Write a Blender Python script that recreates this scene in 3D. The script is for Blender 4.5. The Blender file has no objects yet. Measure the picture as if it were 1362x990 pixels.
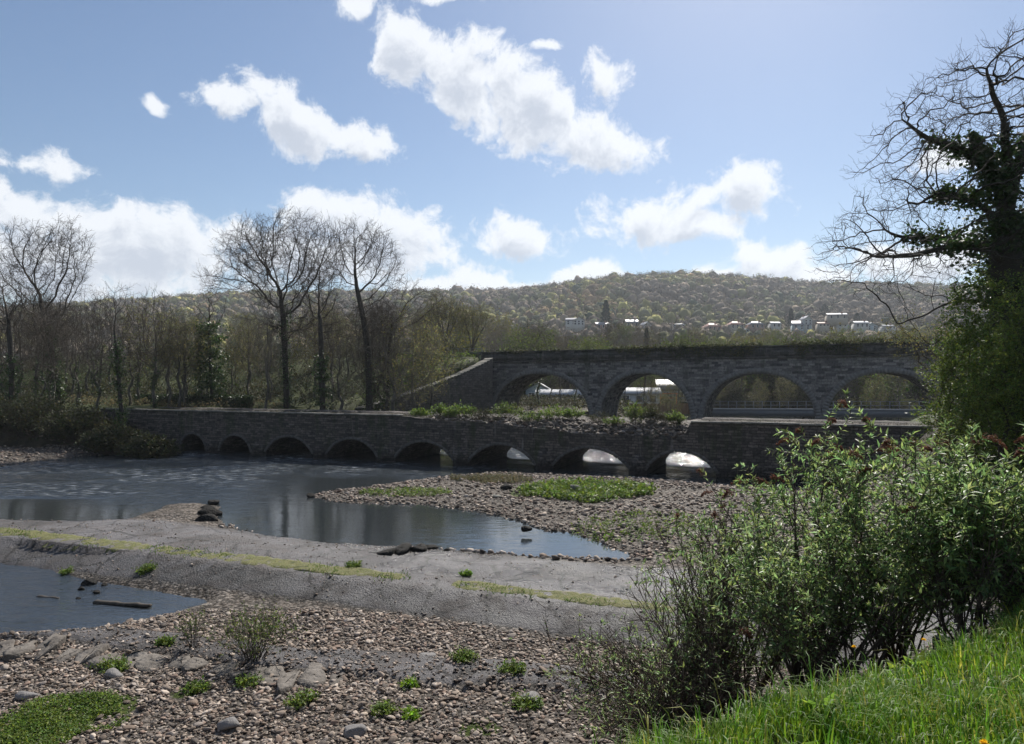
import bpy, math, random
import numpy as np
from mathutils import Vector
S = bpy.context.scene
R = math.radians
random.seed(7)
rng = np.random.default_rng(7)

# ------------------------------------------------------------------ camera
FPX, HOR, CZ = 934.0, 506.0, 6.0           # focal length (px at 1362 wide), horizon row, eye height above the river
cam_d = bpy.data.cameras.new('camera')
cam = bpy.data.objects.new('camera', cam_d)
S.collection.objects.link(cam)
cam.location = (0, 0, CZ)
cam.rotation_euler = (R(90), 0, 0)
cam_d.sensor_width = 36
cam_d.lens = 36 * FPX / 1362
cam_d.shift_y = (HOR - 495) / 1362
cam_d.clip_start = .1
cam_d.clip_end = 9000
S.camera = cam

# ------------------------------------------------------------------ exposure, sun, sky
S.view_settings.view_transform = 'Standard'
S.view_settings.look = 'None'
S.view_settings.exposure = .58
S.view_settings.gamma = 1
SUN_AZ, SUN_EL, SUN_W = R(20), R(43), 4.8  # azimuth clockwise from +Y
sun_d = bpy.data.lights.new('sun', 'SUN')
sun_d.energy = SUN_W
sun_d.angle = R(.5)
sun_d.color = (1, .95, .87)
sun = bpy.data.objects.new('sun', sun_d)
S.collection.objects.link(sun)
sdir = Vector((math.sin(SUN_AZ) * math.cos(SUN_EL), math.cos(SUN_AZ) * math.cos(SUN_EL), math.sin(SUN_EL)))
sun.rotation_euler = sdir.to_track_quat('Z', 'Y').to_euler()
S.cycles.max_bounces = 5
S.cycles.diffuse_bounces = 2
S.cycles.glossy_bounces = 3
S.cycles.transmission_bounces = 3
S.cycles.transparent_max_bounces = 6
S.cycles.volume_bounces = 0
S.cycles.caustics_reflective = False
S.cycles.caustics_refractive = False
S.cycles.sample_clamp_indirect = 4
S.cycles.use_adaptive_sampling = True
S.cycles.adaptive_threshold = .02
SKY_STR = .066


def az_el(px, py):
    x, z = (px - 681) / FPX, (HOR - py) / FPX
    return math.atan2(x, 1), math.atan2(z, math.hypot(x, 1))


# clouds: ellipses on the celestial sphere (azimuth, elevation), eaten away by fractal noise
CL = [  # cx, cy, rx, ry, rotation, weight
    (212, 138, 24, 20, 0, .75), (300, 132, 64, 30, -12, 1), (390, 160, 82, 52, -18, 1.05), (485, 186, 62, 36, -10, 1),
    (540, 60, 56, 58, -50, .95), (610, 98, 84, 62, -35, 1.05), (690, 142, 92, 64, -25, 1.1), (785, 186, 86, 42, -8, 1.05),
    (798, 100, 56, 44, -20, .85), (725, 66, 32, 16, 10, .7), (472, 10, 46, 34, 20, .6), (590, -8, 90, 22, 0, .7),
    (30, 212, 130, 34, 6, .62), (60, 285, 240, 48, -4, .8), (190, 330, 150, 70, -5, 1.1), (50, 350, 170, 75, 0, 1.05),
    (315, 305, 52, 36, 0, .95), (440, 282, 74, 40, -8, 1.05), (515, 316, 84, 56, -18, 1.15), (420, 345, 150, 50, 0, 1),
    (684, 317, 70, 32, -6, 1), (855, 290, 76, 44, -5, 1.05), (930, 300, 70, 32, 3, .95), (1000, 258, 66, 46, -8, 1.05), (940, 262, 60, 24, 20, .85),
    (640, 378, 62, 30, 0, 1), (585, 385, 60, 22, 0, .95), (780, 372, 62, 28, 12, 1.05), (705, 388, 70, 18, 0, .95),
    (1010, 356, 84, 34, 0, 1.05), (945, 368, 60, 18, 0, .9), (1085, 372, 70, 20, 0, .9),
    (1262, 206, 84, 24, 8, .9), (1230, 345, 130, 42, 8, 1),
]


def make_world():
    w = bpy.data.worlds.new('World')
    S.world = w
    w.use_nodes = True
    nt = w.node_tree
    N, L = nt.nodes, nt.links
    N.clear()
    # group: vector (az, el, 0) -> cloud density
    g = bpy.data.node_groups.new('cloud_field', 'ShaderNodeTree')
    g.interface.new_socket('v', in_out='INPUT', socket_type='NodeSocketVector')
    g.interface.new_socket('d', in_out='OUTPUT', socket_type='NodeSocketFloat')
    G, K = g.nodes, g.links
    gi, go = G.new('NodeGroupInput'), G.new('NodeGroupOutput')
    nz = G.new('ShaderNodeTexNoise'); nz.inputs['Scale'].default_value = 9; nz.inputs['Detail'].default_value = 3
    K.new(gi.outputs[0], nz.inputs['Vector'])
    sub = G.new('ShaderNodeVectorMath'); sub.operation = 'SUBTRACT'; sub.inputs[1].default_value = (.5, .5, .5)
    K.new(nz.outputs['Color'], sub.inputs[0])
    sc = G.new('ShaderNodeVectorMath'); sc.operation = 'MULTIPLY_ADD'; sc.inputs[1].default_value = (.07, .05, 0)
    K.new(sub.outputs[0], sc.inputs[0]); K.new(gi.outputs[0], sc.inputs[2])
    flat = G.new('ShaderNodeVectorMath'); flat.operation = 'MULTIPLY'; flat.inputs[1].default_value = (1, 1, 0)
    K.new(sc.outputs[0], flat.inputs[0])
    prev = None
    for cx, cy, rx, ry, rot, wt in CL:
        a, e = az_el(cx, cy)
        a1, _ = az_el(cx + rx, cy); _, e1 = az_el(cx, cy - ry)
        mp = G.new('ShaderNodeMapping'); mp.vector_type = 'TEXTURE'
        mp.inputs['Location'].default_value = (a, e, 0)
        mp.inputs['Rotation'].default_value = (0, 0, R(rot))
        mp.inputs['Scale'].default_value = (a1 - a, e1 - e, 1)
        K.new(flat.outputs[0], mp.inputs['Vector'])
        ln = G.new('ShaderNodeVectorMath'); ln.operation = 'LENGTH'
        K.new(mp.outputs[0], ln.inputs[0])
        mm = G.new('ShaderNodeMath'); mm.operation = 'SUBTRACT'; mm.inputs[0].default_value = wt
        K.new(ln.outputs['Value'], mm.inputs[1])
        if prev is None:
            prev = mm.outputs[0]
        else:
            mx = G.new('ShaderNodeMath'); mx.operation = 'SMOOTH_MAX'; mx.inputs[2].default_value = .25
            K.new(prev, mx.inputs[0]); K.new(mm.outputs[0], mx.inputs[1]); prev = mx.outputs[0]
    # behind the camera: a scatter of generic cumulus
    n3 = G.new('ShaderNodeTexNoise'); n3.inputs['Scale'].default_value = 3.2; n3.inputs['Detail'].default_value = 1
    K.new(gi.outputs[0], n3.inputs['Vector'])
    sp = G.new('ShaderNodeSeparateXYZ'); K.new(gi.outputs[0], sp.inputs[0])
    ab = G.new('ShaderNodeMath'); ab.operation = 'ABSOLUTE'; K.new(sp.outputs[0], ab.inputs[0])
    mr = G.new('ShaderNodeMapRange'); mr.inputs[1].default_value = .8; mr.inputs[2].default_value = 1.2
    mr.inputs[3].default_value = -1.6; mr.inputs[4].default_value = -.5
    K.new(ab.outputs[0], mr.inputs[0])
    ad = G.new('ShaderNodeMath'); ad.operation = 'ADD'; K.new(n3.outputs['Fac'], ad.inputs[0]); K.new(mr.outputs[0], ad.inputs[1])
    mx = G.new('ShaderNodeMath'); mx.operation = 'MAXIMUM'; K.new(prev, mx.inputs[0]); K.new(ad.outputs[0], mx.inputs[1])
    # fractal erosion
    fb = G.new('ShaderNodeTexNoise'); fb.inputs['Scale'].default_value = 15; fb.inputs['Detail'].default_value = 8; fb.inputs['Roughness'].default_value = .66
    K.new(sc.outputs[0], fb.inputs['Vector'])
    ma = G.new('ShaderNodeMath'); ma.operation = 'MULTIPLY_ADD'; ma.inputs[1].default_value = 2.7; ma.inputs[2].default_value = -1.33
    K.new(fb.outputs['Fac'], ma.inputs[0])
    cl = G.new('ShaderNodeMath'); cl.operation = 'MAXIMUM'; cl.inputs[1].default_value = -1.0; K.new(mx.outputs[0], cl.inputs[0])
    a2 = G.new('ShaderNodeMath'); a2.operation = 'ADD'; K.new(cl.outputs[0], a2.inputs[0]); K.new(ma.outputs[0], a2.inputs[1])
    K.new(a2.outputs[0], go.inputs[0])

    tc = N.new('ShaderNodeTexCoord')
    se = N.new('ShaderNodeSeparateXYZ'); L.new(tc.outputs['Generated'], se.inputs[0])
    at = N.new('ShaderNodeMath'); at.operation = 'ARCTAN2'; L.new(se.outputs[0], at.inputs[0]); L.new(se.outputs[1], at.inputs[1])
    asn = N.new('ShaderNodeMath'); asn.operation = 'ARCSINE'; L.new(se.outputs[2], asn.inputs[0])
    cb = N.new('ShaderNodeCombineXYZ'); L.new(at.outputs[0], cb.inputs[0]); L.new(asn.outputs[0], cb.inputs[1])
    f1 = N.new('ShaderNodeGroup'); f1.node_tree = g; L.new(cb.outputs[0], f1.inputs[0])
    off = N.new('ShaderNodeVectorMath'); off.inputs[1].default_value = (.004, .022, 0); L.new(cb.outputs[0], off.inputs[0])
    f2 = N.new('ShaderNodeGroup'); f2.node_tree = g; L.new(off.outputs[0], f2.inputs[0])
    al = N.new('ShaderNodeMapRange'); al.interpolation_type = 'SMOOTHSTEP'
    al.inputs[1].default_value = .02; al.inputs[2].default_value = .50; L.new(f1.outputs[0], al.inputs[0])
    sh = N.new('ShaderNodeMapRange'); sh.interpolation_type = 'SMOOTHSTEP'
    sh.inputs[1].default_value = .2; sh.inputs[2].default_value = 1.05; L.new(f2.outputs[0], sh.inputs[0])
    ccol = N.new('ShaderNodeMix'); ccol.data_type = 'RGBA'
    ccol.inputs[6].default_value = (.64, .66, .69, 1); ccol.inputs[7].default_value = (.40, .435, .50, 1)
    L.new(sh.outputs[0], ccol.inputs[0])
    sky = N.new('ShaderNodeTexSky'); sky.sky_type = 'NISHITA'; sky.sun_disc = False
    sky.sun_elevation = SUN_EL; sky.sun_rotation = SUN_AZ
    sky.altitude = 40; sky.air_density = 1.05; sky.dust_density = .45; sky.ozone_density = 3.2
    sb = N.new('ShaderNodeVectorMath'); sb.operation = 'SCALE'; sb.inputs['Scale'].default_value = SKY_STR
    L.new(sky.outputs[0], sb.inputs[0])
    mix = N.new('ShaderNodeMix'); mix.data_type = 'RGBA'
    alm = N.new('ShaderNodeMath'); alm.operation = 'MULTIPLY'; alm.inputs[1].default_value = .93; L.new(al.outputs[0], alm.inputs[0])
    L.new(alm.outputs[0], mix.inputs[0]); L.new(sb.outputs[0], mix.inputs[6]); L.new(ccol.outputs[2], mix.inputs[7])
    bg = N.new('ShaderNodeBackground'); bg.inputs[1].default_value = 1
    # Background strength carries SKY_STR; colours above are divided back so clouds keep their value
    dv = N.new('ShaderNodeVectorMath'); dv.operation = 'SCALE'; dv.inputs['Scale'].default_value = 1 / SKY_STR
    L.new(mix.outputs[2], dv.inputs[0]); L.new(dv.outputs[0], bg.inputs[0]); bg.inputs[1].default_value = SKY_STR
    out = N.new('ShaderNodeOutputWorld'); L.new(bg.outputs[0], out.inputs[0])
    w.cycles.sampling_method = 'MANUAL'
    w.cycles.sample_map_resolution = 256


make_world()

# ------------------------------------------------------------------ helpers
def P(px, py, Y):
    return np.array([(px - 681) / FPX * Y, Y, CZ - (py - HOR) / FPX * Y])


def PZ(px, py, z):
    Y = (CZ - z) * FPX / (py - HOR)
    return np.array([(px - 681) / FPX * Y, Y, z])


def props(o, label=None, cat=None, group=None, kind=None):
    if label: o['label'] = label
    if cat: o['category'] = cat
    if group: o['group'] = group
    if kind: o['kind'] = kind
    return o


def thing(name, loc, label, cat, group=None, rz=0):
    o = bpy.data.objects.new(name, None)
    o.empty_display_size = .3
    S.collection.objects.link(o)
    o.location = loc; o.rotation_euler = (0, 0, rz)
    return props(o, label, cat, group)


def mk(name, v, f, m, parent=None, smooth=False, attr=None, mats=None):
    """v (n,3), f list of arrays (k,3|4) or lists; attr {name: (n,) or (n,3)} per vertex"""
    v = np.asarray(v, dtype=np.float64)
    if isinstance(f, np.ndarray): f = [f]
    me = bpy.data.meshes.new(name)
    me.vertices.add(len(v)); me.vertices.foreach_set('co', v.ravel())
    tot, starts, idx, n0 = [], [], [], 0
    for a in f:
        a = np.asarray(a, dtype=np.int32)
        if a.size == 0: continue
        k = a.shape[1]
        idx.append(a.ravel()); starts.append(n0 + np.arange(len(a)) * k); tot.append(np.full(len(a), k)); n0 += a.size
    idx = np.concatenate(idx); starts = np.concatenate(starts); tot = np.concatenate(tot)
    me.loops.add(len(idx)); me.loops.foreach_set('vertex_index', idx.astype(np.int32))
    me.polygons.add(len(starts)); me.polygons.foreach_set('loop_start', starts.astype(np.int32))
    me.polygons.foreach_set('loop_total', tot.astype(np.int32))
    if smooth: me.polygons.foreach_set('use_smooth', np.ones(len(starts), dtype=bool))
    me.update(calc_edges=True)
    for k, a in (attr or {}).items():
        a = np.asarray(a, dtype=np.float32)
        if a.ndim == 1: a = np.stack([a] * 3, 1)
        a = np.concatenate([a, np.ones((len(a), 1), np.float32)], 1)
        at = me.color_attributes.new(k, 'FLOAT_COLOR', 'POINT'); at.data.foreach_set('color', a.ravel())
    for m_ in (m if isinstance(m, (list, tuple)) else [m]): me.materials.append(m_)
    if mats is not None: me.polygons.foreach_set('material_index', np.asarray(mats, dtype=np.int32))
    o = bpy.data.objects.new(name, me)
    S.collection.objects.link(o)
    if parent is not None: o.parent = parent
    return o


class MB:
    def __init__(s): s.v = []; s.q = []; s.t = []; s.n = 0
    def add(s, v, q=None, t=None):
        v = np.asarray(v, float).reshape(-1, 3)
        if q is not None and len(q): s.q.append(np.asarray(q, int) + s.n)
        if t is not None and len(t): s.t.append(np.asarray(t, int) + s.n)
        s.v.append(v); s.n += len(v)
    def box(s, a, b, j=0):
        x0, y0, z0 = a; x1, y1, z1 = b
        v = np.array([(x0, y0, z0), (x1, y0, z0), (x1, y1, z0), (x0, y1, z0), (x0, y0, z1), (x1, y0, z1), (x1, y1, z1), (x0, y1, z1)], float)
        if j: v += rng.uniform(-j, j, v.shape)
        s.add(v, [(0, 3, 2, 1), (4, 5, 6, 7), (0, 1, 5, 4), (1, 2, 6, 5), (2, 3, 7, 6), (3, 0, 4, 7)])
    def done(s, name, m, parent=None, smooth=False, attr=None):
        f = []
        if s.q: f.append(np.concatenate(s.q))
        if s.t: f.append(np.concatenate(s.t))
        return mk(name, np.concatenate(s.v), f, m, parent, smooth, attr)


def nrm(a): return a / np.maximum(np.linalg.norm(a, axis=-1, keepdims=True), 1e-9)


# value noise in numpy
_perm = rng.random((256, 256))
def vnoise(x, y, s=1.0, oct=3, seed=0):
    x = np.asarray(x, float) / s + seed * 17.3; y = np.asarray(y, float) / s + seed * 9.7
    r = 0; a = 1; t = 0
    for _ in range(oct):
        xi = np.floor(x).astype(int); yi = np.floor(y).astype(int)
        fx = x - xi; fy = y - yi; fx = fx * fx * (3 - 2 * fx); fy = fy * fy * (3 - 2 * fy)
        g = lambda i, j: _perm[(xi + i) % 256, (yi + j) % 256]
        r = r + a * ((g(0, 0) * (1 - fx) + g(1, 0) * fx) * (1 - fy) + (g(0, 1) * (1 - fx) + g(1, 1) * fx) * fy)
        t += a; a *= .5; x = x * 2.03 + 5; y = y * 2.03 + 11
    return r / t * 2 - 1


def sstep(x, a, b):
    t = np.clip((np.asarray(x, float) - a) / (b - a), 0, 1)
    return t * t * (3 - 2 * t)


def poly_sd(x, y, poly):
    """signed distance to polygon, negative inside"""
    x = np.asarray(x, float); y = np.asarray(y, float)
    d = np.full(x.shape, 1e9); ins = np.zeros(x.shape, bool)
    n = len(poly)
    for i in range(n):
        ax, ay = poly[i]; bx, by = poly[(i + 1) % n]
        ex, ey = bx - ax, by - ay
        t = np.clip(((x - ax) * ex + (y - ay) * ey) / (ex * ex + ey * ey + 1e-12), 0, 1)
        d = np.minimum(d, np.hypot(x - ax - t * ex, y - ay - t * ey))
        c = ((ay > y) != (by > y)) & (x < (bx - ax) * (y - ay) / (by - ay + 1e-12) + ax)
        ins ^= c
    return np.where(ins, -d, d)


# ------------------------------------------------------------------ materials
def new_mat(name):
    m = bpy.data.materials.new(name); m.use_nodes = True
    nt = m.node_tree
    b = nt.nodes['Principled BSDF']
    return m, nt.nodes, nt.links, b


def ramp(N, stops):
    r = N.new('ShaderNodeValToRGB')
    el = r.color_ramp.elements
    while len(el) < len(stops): el.new(.5)
    for e, (p, c) in zip(el, stops):
        e.position = p; e.color = (*c, 1)
    return r


def mat(name, cols, scale=4, rough=.85, bump=.3, bscale=None, attr=None, transl=0, spec=.3, detail=6, dist=.05, coord='Object', rnd=0):
    """cols: list of colours spread along a noise ramp"""
    m, N, L, b = new_mat(name)
    tc = N.new('ShaderNodeTexCoord')
    nz = N.new('ShaderNodeTexNoise'); nz.inputs['Scale'].default_value = scale; nz.inputs['Detail'].default_value = detail; nz.inputs['Roughness'].default_value = .65
    L.new(tc.outputs[coord], nz.inputs['Vector'])
    n = len(cols)
    r = ramp(N, [(.3 + .4 * i / max(1, n - 1), c) for i, c in enumerate(cols)])
    L.new(nz.outputs['Fac'], r.inputs[0])
    col = r.outputs[0]
    if attr:
        va = N.new('ShaderNodeVertexColor'); va.layer_name = attr
        mx = N.new('ShaderNodeMix'); mx.data_type = 'RGBA'; mx.blend_type = 'MULTIPLY'; mx.inputs[0].default_value = 1
        L.new(col, mx.inputs[6]); L.new(va.outputs[0], mx.inputs[7]); col = mx.outputs[2]
    if rnd:
        oi = N.new('ShaderNodeObjectInfo')
        hs = N.new('ShaderNodeHueSaturation')
        mr = N.new('ShaderNodeMapRange'); mr.inputs[3].default_value = 1 - rnd; mr.inputs[4].default_value = 1 + rnd
        L.new(oi.outputs['Random'], mr.inputs[0]); L.new(mr.outputs[0], hs.inputs['Value']); L.new(col, hs.inputs['Color']); col = hs.outputs[0]
    L.new(col, b.inputs['Base Color'])
    b.inputs['Roughness'].default_value = rough
    b.inputs['Specular IOR Level'].default_value = spec
    if bump:
        bn = N.new('ShaderNodeTexNoise'); bn.inputs['Scale'].default_value = bscale or scale * 4; bn.inputs['Detail'].default_value = 5
        L.new(tc.outputs[coord], bn.inputs['Vector'])
        bp = N.new('ShaderNodeBump'); bp.inputs['Strength'].default_value = bump; bp.inputs['Distance'].default_value = dist
        L.new(bn.outputs['Fac'], bp.inputs['Height']); L.new(bp.outputs[0], b.inputs['Normal'])
    if transl:
        tl = N.new('ShaderNodeBsdfTranslucent'); L.new(col, tl.inputs[0])
        br = N.new('ShaderNodeVectorMath'); br.operation = 'SCALE'; br.inputs['Scale'].default_value = 1.6
        L.new(col, br.inputs[0]); L.new(br.outputs[0], tl.inputs[0])
        ms = N.new('ShaderNodeMixShader'); ms.inputs[0].default_value = transl
        L.new(b.outputs[0], ms.inputs[1]); L.new(tl.outputs[0], ms.inputs[2])
        L.new(ms.outputs[0], N['Material Output'].inputs[0])
    return m


def stone_mat(name, c1, c2, mortar, bw=.5, bh=.22, moss=(.03, .045, .015), moss_amt=.5, streak=True, dist=.05):
    """coursed rubble: brick texture bent by noise in the wall's own (along, up) coordinates"""
    m, N, L, b = new_mat(name)
    tc = N.new('ShaderNodeTexCoord')
    se = N.new('ShaderNodeSeparateXYZ'); L.new(tc.outputs['Object'], se.inputs[0])
    ad = N.new('ShaderNodeMath'); ad.operation = 'ADD'; L.new(se.outputs[0], ad.inputs[0]); L.new(se.outputs[1], ad.inputs[1])
    cb = N.new('ShaderNodeCombineXYZ'); L.new(ad.outputs[0], cb.inputs[0]); L.new(se.outputs[2], cb.inputs[1])
    wn = N.new('ShaderNodeTexNoise'); wn.inputs['Scale'].default_value = 2.2; wn.inputs['Detail'].default_value = 3
    L.new(tc.outputs['Object'], wn.inputs['Vector'])
    wv = N.new('ShaderNodeVectorMath'); wv.operation = 'MULTIPLY_ADD'; wv.inputs[1].default_value = (.28, .16, 0)
    L.new(wn.outputs['Color'], wv.inputs[0]); L.new(cb.outputs[0], wv.inputs[2])
    bk = N.new('ShaderNodeTexBrick')
    bk.inputs['Scale'].default_value = 1
    bk.inputs['Brick Width'].default_value = bw; bk.inputs['Row Height'].default_value = bh
    bk.inputs['Mortar Size'].default_value = .022; bk.inputs['Mortar Smooth'].default_value = .6; bk.inputs['Bias'].default_value = 0
    bk.inputs['Color1'].default_value = (0, 0, 0, 1); bk.inputs['Color2'].default_value = (1, 1, 1, 1); bk.inputs['Mortar'].default_value = (.5, .5, .5, 1)
    bk.squash = 1.5; bk.squash_frequency = 3
    L.new(wv.outputs[0], bk.inputs['Vector'])
    cr = ramp(N, [(0, c1), (.5, tuple((a + c) / 2 for a, c in zip(c1, c2))), (1, c2)])
    L.new(bk.outputs['Color'], cr.inputs[0])
    mm = N.new('ShaderNodeMix'); mm.data_type = 'RGBA'; mm.inputs[7].default_value = (*mortar, 1)
    L.new(bk.outputs['Fac'], mm.inputs[0]); L.new(cr.outputs[0], mm.inputs[6])
    # fine grain
    fn = N.new('ShaderNodeTexNoise'); fn.inputs['Scale'].default_value = 5; fn.inputs['Detail'].default_value = 8; fn.inputs['Roughness'].default_value = .7
    L.new(tc.outputs['Object'], fn.inputs['Vector'])
    fr = ramp(N, [(.3, (.45, .45, .47)), (.7, (1.5, 1.45, 1.4))]); L.new(fn.outputs['Fac'], fr.inputs[0])
    m2 = N.new('ShaderNodeMix'); m2.data_type = 'RGBA'; m2.blend_type = 'MULTIPLY'; m2.inputs[0].default_value = 1
    L.new(mm.outputs[2], m2.inputs[6]); L.new(fr.outputs[0], m2.inputs[7])
    # moss and water streaks (stretched vertically)
    mp = N.new('ShaderNodeMapping'); mp.inputs['Scale'].default_value = (1, 1, .22); L.new(tc.outputs['Object'], mp.inputs[0])
    mn = N.new('ShaderNodeTexNoise'); mn.inputs['Scale'].default_value = .9; mn.inputs['Detail'].default_value = 7; mn.inputs['Roughness'].default_value = .7
    L.new(mp.outputs[0], mn.inputs['Vector'])
    mr = N.new('ShaderNodeMapRange'); mr.inputs[1].default_value = .52; mr.inputs[2].default_value = .66; mr.inputs[4].default_value = moss_amt
    L.new(mn.outputs['Fac'], mr.inputs[0])
    m3 = N.new('ShaderNodeMix'); m3.data_type = 'RGBA'; m3.inputs[7].default_value = (*moss, 1)
    L.new(mr.outputs[0], m3.inputs[0]); L.new(m2.outputs[2], m3.inputs[6])
    # pale lime runs and the damp tide line near the water
    mp2 = N.new('ShaderNodeMapping'); mp2.inputs['Scale'].default_value = (1, 1, .09); L.new(tc.outputs['Object'], mp2.inputs[0])
    ln_ = N.new('ShaderNodeTexNoise'); ln_.inputs['Scale'].default_value = 2.1; ln_.inputs['Detail'].default_value = 5; ln_.inputs['Roughness'].default_value = .7; L.new(mp2.outputs[0], ln_.inputs['Vector'])
    lr = N.new('ShaderNodeMapRange'); lr.inputs[1].default_value = .60; lr.inputs[2].default_value = .74; lr.inputs[4].default_value = .55; L.new(ln_.outputs['Fac'], lr.inputs[0])
    m4 = N.new('ShaderNodeMix'); m4.data_type = 'RGBA'; m4.inputs[7].default_value = (.27, .26, .24, 1); L.new(lr.outputs[0], m4.inputs[0]); L.new(m3.outputs[2], m4.inputs[6])
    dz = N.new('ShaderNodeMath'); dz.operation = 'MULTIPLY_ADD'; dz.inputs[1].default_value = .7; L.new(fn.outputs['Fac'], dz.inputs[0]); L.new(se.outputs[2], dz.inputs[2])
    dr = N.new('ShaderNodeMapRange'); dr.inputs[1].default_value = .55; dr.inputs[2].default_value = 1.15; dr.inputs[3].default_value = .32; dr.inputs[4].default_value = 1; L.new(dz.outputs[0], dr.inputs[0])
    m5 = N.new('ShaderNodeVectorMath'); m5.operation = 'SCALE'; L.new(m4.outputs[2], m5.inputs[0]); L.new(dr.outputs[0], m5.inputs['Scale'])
    L.new(m5.outputs[0], b.inputs['Base Color'])
    b.inputs['Roughness'].default_value = .9; b.inputs['Specular IOR Level'].default_value = .25
    hh = N.new('ShaderNodeMath'); hh.operation = 'MULTIPLY_ADD'; hh.inputs[1].default_value = -1.1
    L.new(bk.outputs['Fac'], hh.inputs[0]); L.new(fn.outputs['Fac'], hh.inputs[2])
    h2 = N.new('ShaderNodeMath'); h2.operation = 'MULTIPLY_ADD'; h2.inputs[1].default_value = .5
    L.new(bk.outputs['Color'], h2.inputs[0]); L.new(hh.outputs[0], h2.inputs[2])
    bp = N.new('ShaderNodeBump'); bp.inputs['Strength'].default_value = 1; bp.inputs['Distance'].default_value = dist
    L.new(h2.outputs[0], bp.inputs['Height']); L.new(bp.outputs[0], b.inputs['Normal'])
    return m


M = {}
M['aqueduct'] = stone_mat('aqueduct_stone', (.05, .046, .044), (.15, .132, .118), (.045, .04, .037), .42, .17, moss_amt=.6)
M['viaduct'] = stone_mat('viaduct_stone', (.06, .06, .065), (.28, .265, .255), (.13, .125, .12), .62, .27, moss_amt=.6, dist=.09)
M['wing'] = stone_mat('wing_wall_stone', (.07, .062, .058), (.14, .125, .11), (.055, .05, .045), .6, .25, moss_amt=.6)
M['ring_dark'] = mat('dark_arch_ring_stone', [(.06, .056, .052), (.13, .12, .11)], 2, bump=.6, dist=.03)
M['ring'] = mat('arch_ring_stone', [(.12, .115, .11), (.22, .21, .2)], 2, bump=.6, dist=.03)
M['coping'] = mat('coping_stone', [(.06, .06, .055), (.13, .125, .11), (.2, .19, .165)], 3, bump=.7, dist=.05)
M['moss'] = mat('moss', [(.035, .045, .012), (.10, .115, .03), (.17, .16, .06)], 5, rough=.95, bump=1, bscale=40, dist=.03)
M['concrete'] = mat('weathered_concrete', [(.10, .095, .095), (.17, .16, .155), (.24, .225, .21)], 1.2, rough=.75, bump=.8, bscale=14, dist=.03, detail=10)
M['rock'] = mat('dark_wet_rock', [(.012, .011, .010), (.035, .032, .028)], 3, rough=.85, bump=1, dist=.08, spec=.12)
M['wood'] = mat('wet_driftwood', [(.03, .024, .018), (.09, .075, .06)], 9, rough=.7, bump=.5, dist=.02)
M['bark'] = mat('bark', [(.05, .044, .036), (.095, .085, .07), (.13, .12, .10)], 3, bump=.8, bscale=18, dist=.03)
M['bark_dark'] = mat('dark_bark', [(.028, .024, .02), (.06, .052, .042)], 3, bump=.8, bscale=18, dist=.03)
M['twig'] = mat('twigs', [(.045, .036, .028), (.085, .068, .05)], .6, bump=0, rnd=.3)
M['twig_grey'] = mat('grey_twigs', [(.08, .068, .054), (.15, .13, .10)], .5, bump=0, rnd=.25)
M['ivy'] = mat('ivy_leaves', [(.02, .038, .01), (.05, .085, .022)], 2, rough=.5, bump=0, attr='tint', transl=.3, spec=.4)
M['leaf_fresh'] = mat('fresh_leaves', [(.065, .10, .018), (.14, .18, .04)], .8, rough=.6, bump=0, attr='tint', transl=.4)

# ------------------------------------------------------------------ terrain
def pz(px, py, z=0.0):
    p = PZ(px, py, z); return (p[0], p[1])


RIVER = [(-260, 42), pz(-200, 660), pz(0, 621), pz(70, 611), pz(160, 603), (-31, 60), (-29, 64.5), (-20, 66.5), (-9, 71), (-2, 74), (4, 79), (11, 84), (16, 92), (22, 120), (40, 132), (70, 130), (60, 90), (47, 62), (30, 45), (26, 37),
         (19, 38.6), (14, 39), pz(900, 641), pz(850, 637), pz(740, 632), pz(660, 629), pz(600, 634), pz(540, 641), pz(480, 650), pz(425, 656), pz(418, 661), pz(440, 667), pz(500, 670), pz(560, 671), pz(640, 681), pz(690, 692), pz(725, 706),
         pz(765, 707), pz(800, 724), pz(845, 740), pz(830, 745), pz(740, 742), pz(620, 733), pz(520, 727), pz(440, 722), pz(360, 714), pz(310, 704), pz(288, 690), pz(292, 674), pz(262, 668), pz(222, 672), pz(175, 690), pz(100, 694), pz(0, 690), pz(-300, 700), (-260, 20)]
POOLZ = -.45
POOL = [pz(-500, 748, POOLZ), pz(0, 748, POOLZ), pz(45, 753, POOLZ), pz(90, 765, POOLZ), pz(150, 776, POOLZ), pz(210, 787, POOLZ), pz(272, 797, POOLZ), pz(276, 802, POOLZ), pz(240, 813, POOLZ), pz(190, 827, POOLZ), pz(130, 838, POOLZ), pz(60, 842, POOLZ), pz(-40, 850, POOLZ), pz(-600, 880, POOLZ)]


def vcoord(x, y): return y + .385 * x
def wcoord(x, y): return y + .412 * x


def bank_d(x, y):
    d1 = (x - .9) * -.555 + (y - 3.9) * .832
    d2 = (22.5 - x) * .9 + .12 * (y - 30)
    d2 = np.where(y > 42, 60, d2)
    return np.minimum(d1, np.maximum(d2, d1 - 30)) + .25 * vnoise(x, y, 1.6, 3, 5)


def band(x, y):
    """the old sill / dirt band crossing the foreground shingle: 0..1"""
    v = vcoord(x, y)
    c = 12.9 + .15 * (x + 12) + .25 * vnoise(x, y, 3, 2, 9)
    return sstep(-np.abs(v - c), -.75, -.45) * sstep(-x, -4.5, -2.5) * sstep(vnoise(x, y, 2.2, 2, 21), -.55, -.3)


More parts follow.
